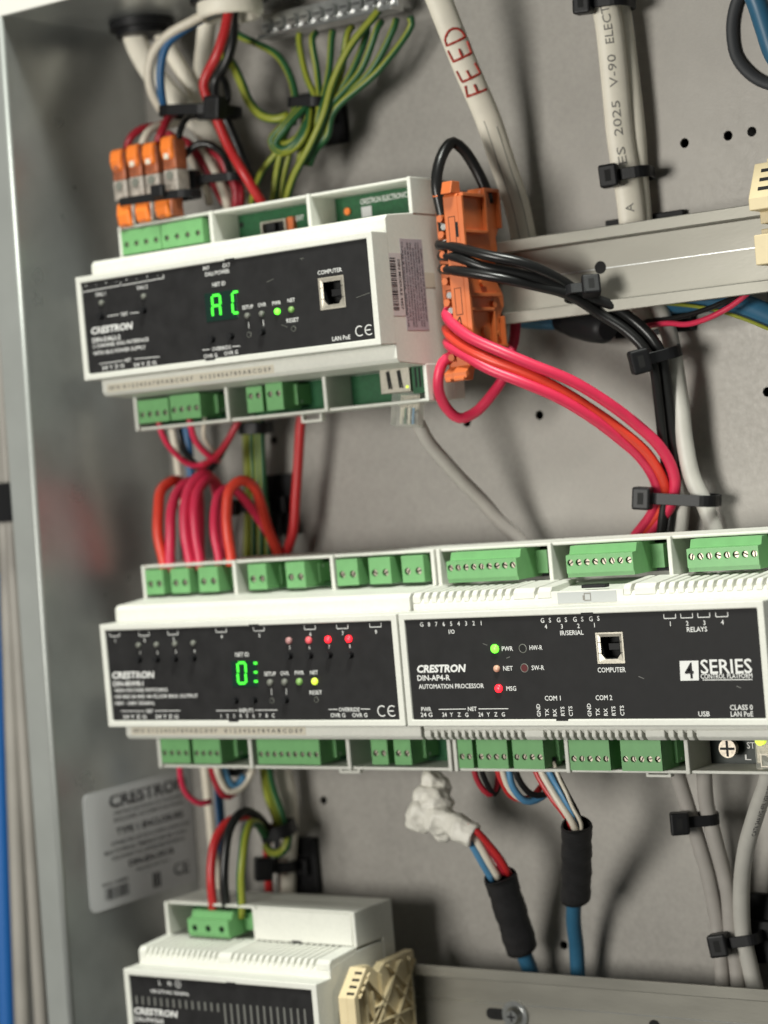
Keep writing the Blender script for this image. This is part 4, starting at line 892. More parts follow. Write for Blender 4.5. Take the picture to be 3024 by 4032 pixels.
# lever connectors: pair of rows strapped together
def lever_nut(label, xc, zb, zt, up, w=6.6, y0=30.0, hue=0):
    t = thing('lever_connector', (xc, y0+8, (zb+zt)/2), label, 'wire connector', 'orange lever wire connectors')
    h = zt-zb
    if up: za, zm, a, c = zb, zb+h*.40, zb+h*.56, zt-.3
    else: za, zm, a, c = zb+h*.75, zt, zb+.2, zb+h*.95
    if up:
        MB().box(xc-w/2, xc+w/2, y0+1.2, y0+10, za, zm).build('connector_body', 'clear_grey', t, .7)
        MB().box(xc-w*.47, xc+w*.47, y0+1.4, y0+9.6, zm, zt-1.2).build('lever_housing', 'orange_dark', t, .6)
        MB().cyl((xc, y0+1.3, zm-2.6), (xc, y0+.7, zm-2.6), w*.26, 16).build('clamp_eye', 'led_off', t, .2)
    else:
        MB().box(xc-w/2, xc+w/2, y0+1.6, y0+10, zb+.8, zt).build('connector_body', 'orange_dark' if hue else 'clear_grey', t, .7)
    lv = MB().prism([(y0, a+1), (y0-.9, (a+c)/2), (y0-.2, c-.5), (y0+2.2, c+.9), (y0+4.5, c+.5), (y0+2.6, a)], xc-w*.42, xc+w*.42).build('lever', 'orange_lever', t, 1.1, 4)
    MB().box(xc-w*.17, xc+w*.17, y0-.62, y0+.3, a+.6, a+h*.13).build('lever_window', 'w_white' if (hue and up) else 'orange_dark', lv, .2)
    return t
for i, (x, zt_) in enumerate(((7.3, 231.0), (16.9, 231.8), (26.2, 231.2), (36.8, 232.4))):
    lever_nut(('orange lever connector at the outer end of the strapped stack', 'orange lever connector beside the outermost one in the strapped stack', 'orange lever connector next to the tallest one in the strapped stack', 'tallest orange lever connector of the strapped stack')[i], x, 208.5, zt_, True, w=7.6, hue=i % 4 != 0)
for i, (x, zb) in enumerate(((10.0, 195.8), (20.8, 196.4), (32.2, 197.0))):
    lever_nut(('lower orange lever connector under the outer end of the strap', 'lower orange lever connector in the middle under the strap', 'lower orange lever connector with open ring lever under the strap')[i], x, zb, 207.5, False, w=8.9, y0=29.0, hue=i == 2)
tie('black tie strapped round the orange lever connectors', (7.6,28.0,207.4), (46.9,28.0,206.3), 13, 3.6, None, group='black cable ties')
hp = (33.9,26.0,208.7)
o = thing('tie_head', hp, 'black square tie head on the strap round the orange levers', 'cable tie'); MB().box(hp[0]-3.4, hp[0]+3.4, hp[1]-2, hp[1]+1.4, hp[2]-2.8, hp[2]+2.8).build('head', 'black_tie', o, .8)
for nm, lab, P, r, m in (
    ('crimson_wire', 'crimson wire curling into the second lever connector', [(6.0,40.0,231.7),(8.1,39.0,234.7),(10.2,40.0,237.6),(13.0,44.0,240.5),(15.2,52.0,242.2),(18.0,58.0,244.6)], 1.8, 'w_crimson'),
    ('white_wire', 'short white wire curling into the lever connectors', [(14.4,40.0,230.5),(17.0,38.0,232.8),(19.1,39.0,236.6),(20.2,44.0,239.9),(21.0,54.0,241.4),(22.6,60.0,244.0)], 1.8, 'w_white'),
    ('crimson_wire', 'crimson wire rising from the levers to the long tie', [(24.0,40.0,229.5),(26.8,38.0,233.2),(28.3,39.0,237.3),(28.2,43.0,241.4),(26.1,50.0,245.6)], 1.9, 'w_crimson'),
    ('crimson_wire', 'crimson wire behind the levers sloping to the small tie', [(21.5,50.0,237.7),(25.1,52.0,234.9),(31.6,52.0,232.0),(35.9,52.0,226.1),(38.7,53.0,220.0),(40.7,55.0,214.1),(41.2,62.0,203.9)], 1.8, 'w_crimson'),
    ('black_wire', 'thin black wire rising from the tallest lever to the long tie', [(33.8,42.0,229.6),(35.8,41.0,233.9),(36.1,44.0,239.3),(34.6,50.0,242.8),(33.6,56.0,245.8)], 1.5, 'w_black'),
    ('black_wire', 'thin black wire arching over the pale wires by the levers', [(35.0,44.0,224.8),(38.4,44.0,227.1),(42.0,45.0,228.8),(46.7,46.0,228.6),(50.3,48.0,226.8),(51.2,52.0,222.9),(49.1,58.0,217.4),(46.5,64.0,210.4)], 1.6, 'w_black'),
    ('white_wire', 'white wire sloping under the small tie by the levers', [(28.4,54.0,229.2),(31.5,54.0,224.0),(34.5,54.0,217.8),(34.8,58.0,211.3),(32.7,62.0,205.0)], 1.9, 'w_white'),
    ('white_wire', 'white wire between two crimson wires under the small tie', [(33.9,55.0,230.4),(38.8,55.0,223.9),(42.1,56.0,217.3),(43.8,58.0,211.0),(44.0,60.0,203.4),(41.3,64.0,196.7)], 2.2, 'w_white'),
    ('crimson_wire', 'crimson wire beside the thick red wire under the small tie', [(37.5,58.0,229.1),(44.2,58.0,223.3),(47.0,59.0,217.2),(49.4,60.0,209.8),(49.0,61.0,202.8),(46.1,64.0,196.1)], 2.1, 'w_crimson'),
    ('crimson_wire', 'crimson wire crossing under the small tie to the top module', [(46.3,62.0,215.6),(50.5,62.0,209.3),(50.4,62.0,203.6),(46.3,65.0,196.1)], 1.9, 'w_crimson')):
    wire(nm, lab, P, r, m)
tie('small black tie round the crimson and white wires', (37.1,47.0,214.2), (59.4,49.0,213.0), 14, 3.8, 'L', hs=1.4)

# ------------------------------------------------------------------ upper right: printed cables
def on_tube(c, fr, s, a, r, flat, lift=.12):
    L = 0; i = 0
    for i in range(len(c)-1):
        d = (c[i+1]-c[i]).length
        if L+d >= s: break
        L += d
    f = (s-L)/max(d, 1e-6); p = c[i].lerp(c[i+1], f); t, dd, sd = fr[i]
    a = max(-r*.93, min(r*.93, a)); k = math.sqrt(max(0, 1-(a/r)**2))
    return p+sd*a+dd*(r*flat*k+lift)
def arc(c, p):
    best = min(range(len(c)), key=lambda i: (c[i]-Vector(p)).length); return sum((c[i+1]-c[i]).length for i in range(best))
def print_on(o, c, s, text, h, length, r, flat, m, off=0.0, bold=0.0):
    fr = frames(c); vs, fs = text_mesh(text, bold); k = h/cap(); x0 = min(v[0] for v in vs); x1 = max(v[0] for v in vs)
    mb = MB(); kx = length/(x1-x0)
    # runs towards the start of the cable (upwards), letter tops to the -side
    mb.add([on_tube(c, fr, s-(v[0]-x0)*kx, -((v[1]-cap()/2)*k)*SIDE+off, r, flat) for v in vs], fs)
    return mb.build('lettering', m, o, recalc=False)
SIDE = -1
fo, fc = wire('feed_cable', 'white flat cable with FEED handwritten in red', [(171.8,46.0,273.9),(174.6,52.0,256.2),(176.6,60.0,237.7),(178.7,68.0,219.8),(180.4,75.0,200.8),(181.5,80.0,185.5),(181.8,83.0,172.9),(182.1,85.0,159.3)], 5.4, 'cable_white', 'cable', flat=.62, n=18)
STROKES = {'F': [[(0,0),(.06,1)], [(.0,1),(.75,.92)], [(.04,.5),(.6,.5)]], 'E': [[(.05,0),(.0,1)], [(0,1),(.75,1.02)], [(.04,.52),(.6,.55)], [(.05,0),(.8,.02)]], 'D': [[(.05,0),(.0,1)], [(0,1),(.45,.95),(.8,.6),(.75,.3),(.45,.05),(.05,0)]]}
fr = frames(fc)
for ch, pos in (('F', (178.4,62.0,234.5)), ('E', (177.8,60.0,241.1)), ('E', (176.2,57.0,248.4)), ('D', (174.0,54.0,255.4))):
    s0 = arc(fc, pos)
    for st_ in STROKES[ch]:
        jit = lambda: random.uniform(-.03, .03)
        D = spline([(x+jit(), y+jit(), 0) for x, y in st_], .06)
        Q = [on_tube(fc, fr, s0+3.0-q.x*6.6, -(q.y-.5)*8.4*SIDE, 5.4, .62, .12) for q in D]; radii = [.45+.18*random.random() for _ in Q]
        tube_mb(Q, .5, 6, radii=radii).build('handwriting', 'ink_red', fo, recalc=False)
for off, s_a, s_b in ((-2.0, 62, 125), (2.2, 58, 125)):
    P = [on_tube(fc, fr, s_a+(s_b-s_a)*k/20, off, 5.4, .62, .02) for k in range(21)]; tube_mb(P, .16, 5).build('sheath_ridge', 'ink_grey', fo, recalc=False)
wo, wc = wire('printed_cable', 'white flat cable with grey lettering held by a square-headed tie', [(233.0,74.0,265.6),(234.4,75.0,252.5),(234.3,77.0,230.4),(233.9,79.0,204.5),(234.3,80.0,185.8),(234.4,81.0,172.7),(233.9,83.0,159.7),(233.9,84.0,143.7),(236.1,82.0,127.4)], 5.6, 'cable_white', 'cable', flat=.6, n=18)
for s, tx, ln in ((arc(wc, (232.7,76.0,252.0))+10, 'ELECT', 15), (arc(wc, (233.4,77.0,231.5))+7.5, 'V-90', 13), (arc(wc, (233.6,78.0,213.8))+8, '2025', 14), (arc(wc, (233.1,79.0,196.2))+3, 'ES', 7), (arc(wc, (231.6,81.0,174.9)), 'A', 3.5)):
    print_on(wo, wc, s, tx, 3.3, ln, 5.6, .6, 'ink_grey', off=.9)
wire('white_cable', 'white cable tucked behind the lettered cable under the square-headed tie', [(235.5,84.0,266.4),(236.9,84.0,241.8),(237.4,85.0,208.1),(236.9,86.0,185.7),(236.8,86.0,170.7),(236.0,87.0,148.2)], 4.0, 'cable_white', 'cable', flat=.8, n=14)
tie('black square-headed tie on the lettered white cable', (232.1,72.0,189.4), (245.8,76.0,190.0), 17, 4.6, 'L', hs=1.35)
tie('black tie at the cabinet top on the lettered white cable', (229.3,68.0,258.9), (244.5,70.0,258.1), 17, 4.6, 'L', hs=1.35)
wire('blue_cable', 'blue cable curving down past the top of the cabinet', [(304.5,52.0,256.1),(308.2,56.0,243.8),(310.1,57.0,233.1),(312.9,58.0,222.3),(317.8,60.0,213.8)], 4.0, 'cable_blue', 'cable', n=14)
wire('shadow_hoop', 'dark grey hoop standing in for a soft shadow on the back panel beside the blue cable', [(287.4,92.0,257.4),(283.8,92.0,252.6),(281.1,92.0,245.8),(280.2,92.0,238.6),(281.1,92.0,231.6),(284.5,92.0,225.1),(290.0,92.0,220.0),(297.6,92.0,216.0),(306.3,92.0,214.1)], 2.5, 'hoop_shade', 'cable', flat=.7)  # solid hoop added in place of a ring-shaped cast shadow

# ------------------------------------------------------------------ orange block wiring
bt = [(229.9,60.0,136.2),(238.6,64.0,128.8),(245.1,66.0,120.8),(248.0,68.0,113.6),(247.1,72.0,101.5),(245.2,76.0,87.6),(243.4,80.0,70.8),(241.6,81.0,59.6),(237.1,82.0,42.8),(234.5,82.0,31.6)]
sh = lambda P, dx, dy, dz: [(p[0]+dx, p[1]+dy, p[2]+dz) for p in P]
wire('black_wire', 'uppermost of three black wires leaving the orange blocks', [(169.5,37.0,168.6),(179.4,32.0,166.3),(196.0,31.0,160.7),(208.7,36.0,156.3),(215.3,42.0,152.0),(219.7,50.0,147.0),(223.8,55.0,142.0)]+sh(bt, 1.6, 1, 1.5), 2.15, 'w_black', n=14)
wire('black_wire', 'middle one of three black wires leaving the orange blocks', [(170.1,37.0,164.0),(181.5,31.5,161.5),(192.8,32.0,157.0),(203.4,37.0,153.3),(213.8,44.0,148.7),(219.9,51.0,144.0),(224.1,56.0,139.9)]+sh(bt, -1.8, 2.6, -.4), 2.05, 'w_black', n=14)
wire('black_wire', 'lowest of three black wires leaving the orange blocks', [(170.0,37.0,158.7),(181.3,31.0,156.2),(199.2,33.0,151.5),(210.1,41.0,147.6),(218.9,49.0,143.4),(224.5,55.0,138.6)]+sh(bt, -1.6, -1.8, -1.6), 2.1, 'w_black', n=14)
wire('black_wire', 'black jumper hooping over the top of the orange blocks', [(171.9,38.0,172.8),(171.8,37.0,180.2),(171.7,36.0,192.4),(172.1,38.0,200.4),(172.9,43.0,207.6),(174.2,47.0,209.9),(176.4,51.0,207.1),(179.2,55.0,198.9),(181.3,57.0,190.2),(181.5,58.0,184.5)], 2.35, 'w_black', n=14)
tie('black tie with raised head gathering the three black wires on the rail', (221.2,47.0,144.7), (228.4,52.0,144.6), 9, 4.2, 'R', axis=(.75, .25, -.6), hs=1.3)
pk = [(245.6,76.0,71.8),(245.4,78.0,63.3),(241.4,80.0,55.0),(230.5,82.0,45.0),(221.6,84.0,36.7)]
wire('pink_wire', 'uppermost pink wire of the sweep below the orange blocks', [(170.7,39.0,142.1),(171.6,35.0,140.0),(176.9,31.0,135.1),(185.9,29.0,129.5),(198.2,30.0,122.6),(210.0,36.0,115.8),(220.5,44.0,108.8),(229.8,54.0,99.7),(236.9,64.0,89.7),(242.8,71.0,80.6)]+pk, 2.3, 'w_pink', n=14)
wire('orange_red_wire', 'orange red wire between the two pink wires of the sweep', [(168.9,38.0,134.6),(174.0,33.0,131.0),(183.2,30.0,125.2),(192.5,30.0,119.9),(205.0,35.0,113.4),(215.5,43.0,106.0),(224.8,53.0,96.6),(233.0,63.0,86.1),(238.3,70.0,77.3),(241.1,75.0,68.4),(240.7,78.0,61.7),(236.2,80.0,52.4),(225.5,82.0,43.4),(216.6,84.0,35.0)], 2.15, 'w_orange_red', n=14)
wire('pink_wire', 'lowest pink wire of the sweep below the orange blocks', [(168.9,38.0,129.1),(173.6,33.0,127.0),(182.3,30.0,122.5),(192.1,30.0,116.5),(205.2,34.0,109.5),(215.8,42.0,102.5),(225.0,52.0,93.1),(231.2,62.0,84.2),(235.6,69.0,76.1),(238.4,74.0,67.7),(238.0,77.0,61.0),(233.8,79.0,52.6),(223.9,81.0,43.5),(215.0,83.0,35.2)], 2.2, 'w_pink', n=14)
wire('pink_wire', 'pink jumper looping below the orange blocks', [(174.5,38.0,123.4),(171.3,36.0,123.3),(168.4,34.0,120.8),(166.3,33.0,116.3),(164.5,35.0,109.8),(164.7,39.0,102.6),(167.5,44.0,98.1),(172.3,49.0,99.9),(178.3,53.0,106.0),(182.1,58.0,113.4),(182.2,64.0,121.8),(180.8,70.0,128.6),(179.4,75.0,136.5),(179.1,77.0,143.3)], 2.2, 'w_pink', n=14)
tie('black tie joining the pink wires to the black wires and pale cable', (235.5,71.0,59.2), (262.2,76.0,55.9), 16, 4.6, 'L', hs=1.35)
tie('black square tie where the black wires meet the white cable', (244.0,61.0,113.9), (257.0,72.0,116.8), 17, 4.6, 'L', axis=(.1, 0, 1), hs=1.4)
wire('white_cable', 'white cable dropping from the rail beside the black wires', [(240.9,84.0,139.4),(244.4,82.0,131.5),(248.1,80.0,122.7),(249.9,79.0,110.4),(250.6,79.0,95.5),(250.7,80.0,79.6),(252.3,81.0,65.4),(255.9,82.0,54.0),(259.3,84.0,40.6)], 3.5, 'cable_light', 'cable', n=16)
wire('grey_cable', 'grey cable hidden partly behind the pink wires at the tie', [(245.1,86.0,82.6),(245.3,86.0,68.4),(244.2,86.0,56.3),(241.3,86.0,42.3),(239.0,86.0,33.9)], 3.2, 'cable_light', 'cable', n=14)
wire('blue_cable', 'thick blue cable curving behind the uppermost rail end', [(173.2,84.0,139.1),(192.2,86.0,135.9),(214.9,87.0,136.6),(241.8,87.0,136.9),(261.0,86.0,136.2),(277.9,84.0,132.5),(292.2,82.0,125.9),(304.2,80.0,118.8)], 4.6, 'cable_blue', 'cable', n=16)
wire('yellow_wire', 'thin yellow wire running along the thick blue cable', [(239.2,82.0,137.8),(250.0,81.0,135.7),(266.2,79.0,132.1),(280.8,77.0,126.8),(295.0,75.0,120.6),(306.5,74.0,115.0)], .75, 'w_yellow')
wire('pink_wire', 'thin pink wire drooping below the uppermost rail end', [(231.2,80.0,128.1),(238.7,77.0,128.4),(249.9,75.0,128.4),(259.6,73.0,126.7),(270.1,71.0,128.0),(280.7,70.0,131.8),(290.1,69.0,136.8),(296.4,69.0,140.7)], 1.15, 'w_pink')
wire('black_wire', 'thin black wire drooping behind the thin pink wire', [(231.5,82.0,129.0),(239.7,79.0,130.1),(252.2,77.0,130.1),(265.9,75.0,131.3),(278.2,73.0,134.1),(286.1,71.0,136.5),(293.0,71.0,139.5)], 1.1, 'w_black')
kp = (208.4,84.0,131.5)
t = thing('rubber_plug', (kp[0], 90, kp[2]), 'black round rubber plug below the uppermost rail', 'plug')
c = [Vector((194.4,86.0,135.7)), Vector((203.1,84.0,133.5)), Vector((212.8,80.0,131.0)), Vector((220.3,76.0,129.1)), Vector((223.3,74.0,128.5))]
tube_mb(c, 6, 20, radii=[5.0, 6.6, 6.9, 6.2, 4.2]).build('plug_body', 'black', t, recalc=False)
# network lead from the top module
ec = [(147.0,40.0,101.6),(147.9,43.0,96.6),(149.8,46.0,89.8),(154.1,52.0,80.3),(157.2,60.0,71.0),(161.1,67.0,62.5),(165.2,72.0,53.9),(170.5,76.0,45.7),(175.9,78.0,37.4)]
wire('network_cable', 'grey network cable leaving the clear plug under the top module', ec, 3.0, 'cable_grey', 'cable', n=16)
pp = Vector((146.7,38.0,104.3))
t = thing('network_plug', pp, 'clear plastic network plug under the top module', 'plug')
a_, n_, d_ = Vector((.93, .3, -.1)).normalized(), Vector((-.10, .12, 1)).normalized(), None
d_ = a_.cross(n_).normalized(); n_ = d_.cross(a_)
MB().obox(pp, a_*6.0, d_*4.2, n_*8.0).build('plug_body', 'clear', t, .5)
for k in range(8):
    MB().obox(pp+a_*(-3.8+k*1.08)-d_*3.2+n_*1.0, a_*.26, d_*.2, n_*4.6).build('contact', 'screw', t)
MB().obox(pp-d_*4.9-n_*1, a_*1.9, d_*.5, n_*6.5).build('latch_tab', 'clear', t, .3)
for k, m in enumerate(('w_white', 'w_green', 'w_white', 'w_light_blue')):
    MB().obox(pp+a_*(-2.6+1.7*k)-n_*3.5, a_*.45, d_*.45, n_*3.4).build('core_wire', m, t)

# ------------------------------------------------------------------ left, between top and middle rows
for nm, lab, P, r, m in (
    ('red_wire', 'red wire arching up from the outermost green terminal', [(9.4,36.0,42.0),(9.4,36.0,46.4),(7.8,36.0,58.2),(6.7,38.0,69.7),(6.0,43.0,78.4),(6.4,51.0,82.4),(3.9,60.0,80.2),(0.2,66.0,70.9),(-3.7,70.0,56.0),(-6.6,72.0,40.2)], 2.45, 'w_orange_red'),
    ('pink_wire', 'pink wire beside the outermost arching red wire', [(12.9,36.0,41.8),(13.2,36.0,46.3),(14.5,36.0,57.8),(14.0,39.0,69.2),(13.2,45.0,76.9),(13.5,53.0,81.4),(11.1,61.0,77.9),(6.7,67.0,67.7),(2.4,71.0,53.8),(-0.3,73.0,39.8)], 2.4, 'w_pink'),
    ('pink_wire', 'tall pink wire arching from the second green terminal', [(24.9,36.0,42.2),(24.6,36.0,46.7),(23.4,36.0,57.4),(22.6,38.0,69.7),(23.5,42.0,78.7),(25.0,50.0,83.8),(23.9,58.0,80.9),(20.8,64.0,71.6),(15.7,69.0,57.0),(11.4,72.0,41.3)], 2.45, 'w_pink'),
    ('pink_wire', 'inner pink wire of the pair from the second green terminal', [(29.2,37.0,41.9),(29.2,37.0,46.4),(28.6,37.0,57.0),(27.5,39.0,69.4),(26.6,44.0,77.5),(26.0,52.0,82.0),(24.8,60.0,78.0),(21.8,66.0,68.7),(17.6,70.0,54.9),(13.6,73.0,41.1)], 2.4, 'w_pink'),
    ('pink_wire', 'pink wire from the third green terminal behind the bright red arch', [(40.0,37.0,42.4),(40.2,37.0,46.8),(39.1,37.0,57.4),(37.9,40.0,67.8),(37.0,46.0,75.0),(37.8,53.0,76.7),(38.8,61.0,70.8),(40.3,68.0,62.1),(44.0,72.0,51.6),(47.4,75.0,42.2)], 2.1, 'w_pink'),
    ('red_wire', 'bright red wire arching from the third green terminal', [(47.7,36.0,43.0),(47.8,36.0,47.4),(47.6,36.0,57.0),(46.8,37.0,67.5),(47.9,40.0,76.4),(49.8,46.0,79.9),(50.7,53.0,77.2),(48.7,60.0,68.4),(46.4,66.0,57.4),(46.5,71.0,47.1),(47.5,75.0,37.7)], 2.35, 'w_orange_red'),
    ('red_wire', 'thick red riser standing alone beside the black mount', [(67.9,72.0,110.1),(65.7,72.0,104.1),(61.2,73.0,86.5),(57.7,74.0,68.8),(53.9,75.0,54.5),(47.4,76.0,43.9),(41.7,78.0,36.7)], 2.3, 'w_red'),
    ('red_wire', 'thin red wire hanging from the first terminal under the top module', [(12.2,38.0,110.5),(12.9,38.0,106.0),(13.7,40.0,99.6),(14.9,44.0,94.4),(16.1,49.0,90.0),(19.5,53.0,88.2),(23.6,56.0,89.6)], 1.35, 'w_pink'),
    ('pink_wire', 'thin pink wire hanging from the second terminal under the top module', [(29.9,38.0,110.0),(30.3,38.0,106.4),(29.4,41.0,100.2),(29.0,46.0,95.1),(30.2,51.0,91.2),(29.4,56.0,89.6)], 1.45, 'w_pink'),
    ('crimson_wire', 'dark crimson wire slanting under the top module', [(48.6,52.0,109.7),(46.2,50.0,104.7),(41.0,50.0,98.0),(34.4,51.0,93.1),(25.2,54.0,89.1),(17.0,58.0,86.8)], 1.6, 'w_crimson'),
    ('white_wire', 'thin white wire curling under the top module', [(35.7,42.0,109.3),(33.2,43.0,105.1),(31.3,45.0,100.3),(30.7,49.0,96.1),(29.7,54.0,93.3)], .9, 'w_white'),
    ('black_wire', 'black wire bunch curling under the top module', [(3.9,60.0,110.4),(5.9,60.0,97.4),(13.7,58.0,88.8),(20.3,58.0,85.6),(26.6,58.0,89.7),(31.7,60.0,97.3)], 1.8, 'w_black'),
    ('white_wire', 'white wire dropping behind the red loops', [(-4.6,66.0,117.3),(-5.1,67.0,107.2),(-5.2,68.0,96.0),(-5.5,70.0,83.9),(-6.3,72.0,69.0),(-7.3,74.0,54.0),(-8.0,75.0,39.0)], 2.1, 'w_white'),
    ('blue_wire', 'blue wire dropping behind the red loops', [(-0.9,72.0,116.8),(-1.5,73.0,106.6),(-1.3,73.0,95.5),(-2.3,74.0,81.6),(-4.6,75.0,63.1),(-8.2,76.0,39.9)], 2.1, 'w_blue'),
    ('white_cable', 'white cable dropping beside the earth wires between the rows', [(35.6,82.0,113.4),(32.8,83.0,97.1),(29.8,84.0,83.5),(25.4,86.0,60.7),(23.2,87.0,37.6)], 2.8, 'cable_white'),
    ('black_wire', 'dark blue black wire behind the pink loops', [(-11.0,78.0,82.0),(-12.0,78.0,63.3),(-13.5,78.0,39.9)], 2.6, 'w_black')):
    wire(nm, lab, P, r, m)
for k, (u, m) in enumerate(((752, 'yg'), (775, 'gy'), (800, 'gy'), (822, 'gy'))):
    P0 = Vector((-62.0,76.0,133.3)); EU = Vector((-49.3,76.0,132.2))-P0; EV = Vector((-63.2,76.0,123.9))-P0
    pt = lambda u, v, y: P0+EU*(u/100)+EV*(v/100)+Vector((0, y-76, 0))
    wire('earth_wire', 'earth wire in the upright bundle between the rows', [pt(u, 100, 76), pt(u, 320, 77), pt(u+4, 520, 78), pt(u-8+k*8, 700, 79), pt(u-15+k*12, 960, 80)], 1.7, m, 'wire', 'upright earth wire bundle')
tie('black tie under the top module round the earth wires', (30.7,70.0,103.3), (42.6,73.0,102.7), 14, 5.5, None)
tie('black tie behind the red arches round the earth wires', (23.9,72.0,67.7), (36.3,73.0,66.5), 12, 4.0, 'L', hs=1.2)

# ------------------------------------------------------------------ left, between middle and bottom rows
for nm, lab, P, r, m in (
    ('red_wire', 'thin red wire hooking under the relay module in front of the label', [(6.7,38.0,-42.7),(6.4,38.0,-47.0),(4.1,41.0,-54.9),(3.6,46.0,-61.1),(5.6,50.0,-64.8),(6.9,56.0,-65.3)], 1.35, 'w_pink'),
    ('white_wire', 'white wire dropping past the rating label', [(-3.5,66.0,-45.8),(-3.0,66.0,-52.8),(-3.6,67.0,-63.0),(-4.0,68.0,-75.2),(-5.4,70.0,-86.7),(-6.5,72.0,-101.7),(-8.3,74.0,-114.8)], 2.1, 'w_white'),
    ('crimson_wire', 'crimson wire curling under the relay module', [(24.9,38.0,-42.5),(24.1,39.0,-47.0),(23.1,42.0,-53.8),(23.0,46.0,-59.6),(24.2,50.0,-61.0),(24.8,55.0,-59.0)], 1.7, 'w_crimson'),
    ('white_wire', 'white wire curling under the relay module', [(27.7,38.0,-42.5),(27.7,38.0,-46.3),(26.0,42.0,-53.3),(26.5,46.0,-58.1),(28.8,50.0,-58.7),(30.9,54.0,-55.3),(33.7,56.0,-49.8)], 1.6, 'w_white'),
    ('blue_wire', 'light blue wire curling under the relay module', [(28.1,42.0,-43.2),(27.4,43.0,-47.2),(26.8,45.0,-52.3),(27.0,48.0,-56.0),(28.3,51.0,-56.3),(30.0,54.0,-52.9)], 1.9, 'w_light_blue'),
    ('black_wire', 'short black wire curling under the relay module', [(25.8,48.0,-44.6),(24.9,50.0,-49.8),(26.8,52.0,-51.1),(29.8,54.0,-49.0),(31.9,55.0,-45.7)], 1.8, 'w_black'),
    ('blue_wire', 'dark blue wire dropping behind the white wire', [(-3.7,76.0,-49.4),(-5.0,77.0,-64.8),(-6.3,78.0,-80.1),(-7.4,78.0,-95.4),(-9.1,78.0,-115.7)], 2.2, 'w_blue'),
    ('white_cable', 'pale cable bowing down behind the earth wires', [(30.1,80.0,-47.8),(31.5,80.0,-54.8),(31.8,82.0,-66.0),(30.3,84.0,-77.4),(26.3,86.0,-90.8),(23.2,86.0,-113.5)], 4.2, 'cable_white'),
    ('red_wire', 'red wire arching into the power supply terminal', [(20.0,36.0,-113.1),(22.2,34.0,-106.8),(22.7,33.0,-97.4),(22.9,34.0,-88.0),(23.6,38.0,-78.2),(25.3,44.0,-72.5),(27.1,52.0,-70.9),(28.6,60.0,-72.4),(30.1,66.0,-78.0),(29.5,70.0,-83.2)], 2.1, 'w_red'),
    ('black_wire', 'black wire arching into the power supply terminal', [(27.1,36.0,-112.8),(29.1,34.0,-106.5),(30.0,33.0,-97.1),(30.8,34.0,-85.3),(31.2,38.0,-74.6),(31.8,44.0,-69.1),(31.0,52.0,-68.6),(31.6,58.0,-71.2),(31.1,64.0,-77.1),(29.5,70.0,-83.7)], 2.1, 'w_black'),
    ('red_wire', 'short red wire below the tied knot', [(23.8,74.0,-86.6),(23.3,74.0,-91.6),(22.0,75.0,-98.8),(20.7,76.0,-106.5),(18.5,78.0,-114.5)], 2.0, 'w_red')):
    wire(nm, lab, P, r, m, 'cable' if 'cable' in nm else 'wire')
wire('earth_wire', 'earth wire arching into the power supply terminal', [(35.6,36.0,-112.4),(37.6,34.0,-107.1),(40.2,33.0,-94.3),(41.0,34.0,-85.0),(40.1,38.0,-77.2),(37.9,46.0,-72.6),(35.5,54.0,-74.6),(32.3,62.0,-80.6),(30.9,68.0,-84.2)], 2.0, 'yg')
for P, m in (([(31.9,66.0,-45.6),(32.0,66.0,-51.4),(31.1,68.0,-63.6),(32.9,70.0,-75.2),(33.2,71.0,-81.8)], 'yg'), ([(34.2,67.0,-45.7),(34.3,67.0,-51.6),(33.9,69.0,-61.7),(36.3,71.0,-73.9),(36.3,72.0,-80.9)], 'gy')):
    wire('earth_wire', 'earth wire dropping to the tied knot above the power supply', P, 1.9, m, 'wire', 'earth wires into the lower knot')
wire('earth_wire', 'earth wire looping back below the lower knot', [(36.7,72.0,-79.9),(39.3,70.0,-83.9),(38.8,68.0,-87.9),(34.6,68.0,-90.3),(30.3,68.0,-90.2),(25.9,70.0,-87.7)], 2.0, 'yg')
tie('black tie slanting round the lower knot', (29.0,62.0,-82.6), (42.2,66.0,-79.6), 14, 6.0, None, axis=(.25, 0, 1))
tie('black tie strapping the knotted wires to the lower left mount', (24.1,70.0,-98.2), (33.7,80.0,-99.4), 12, 5.0, 'L', hs=1.5)

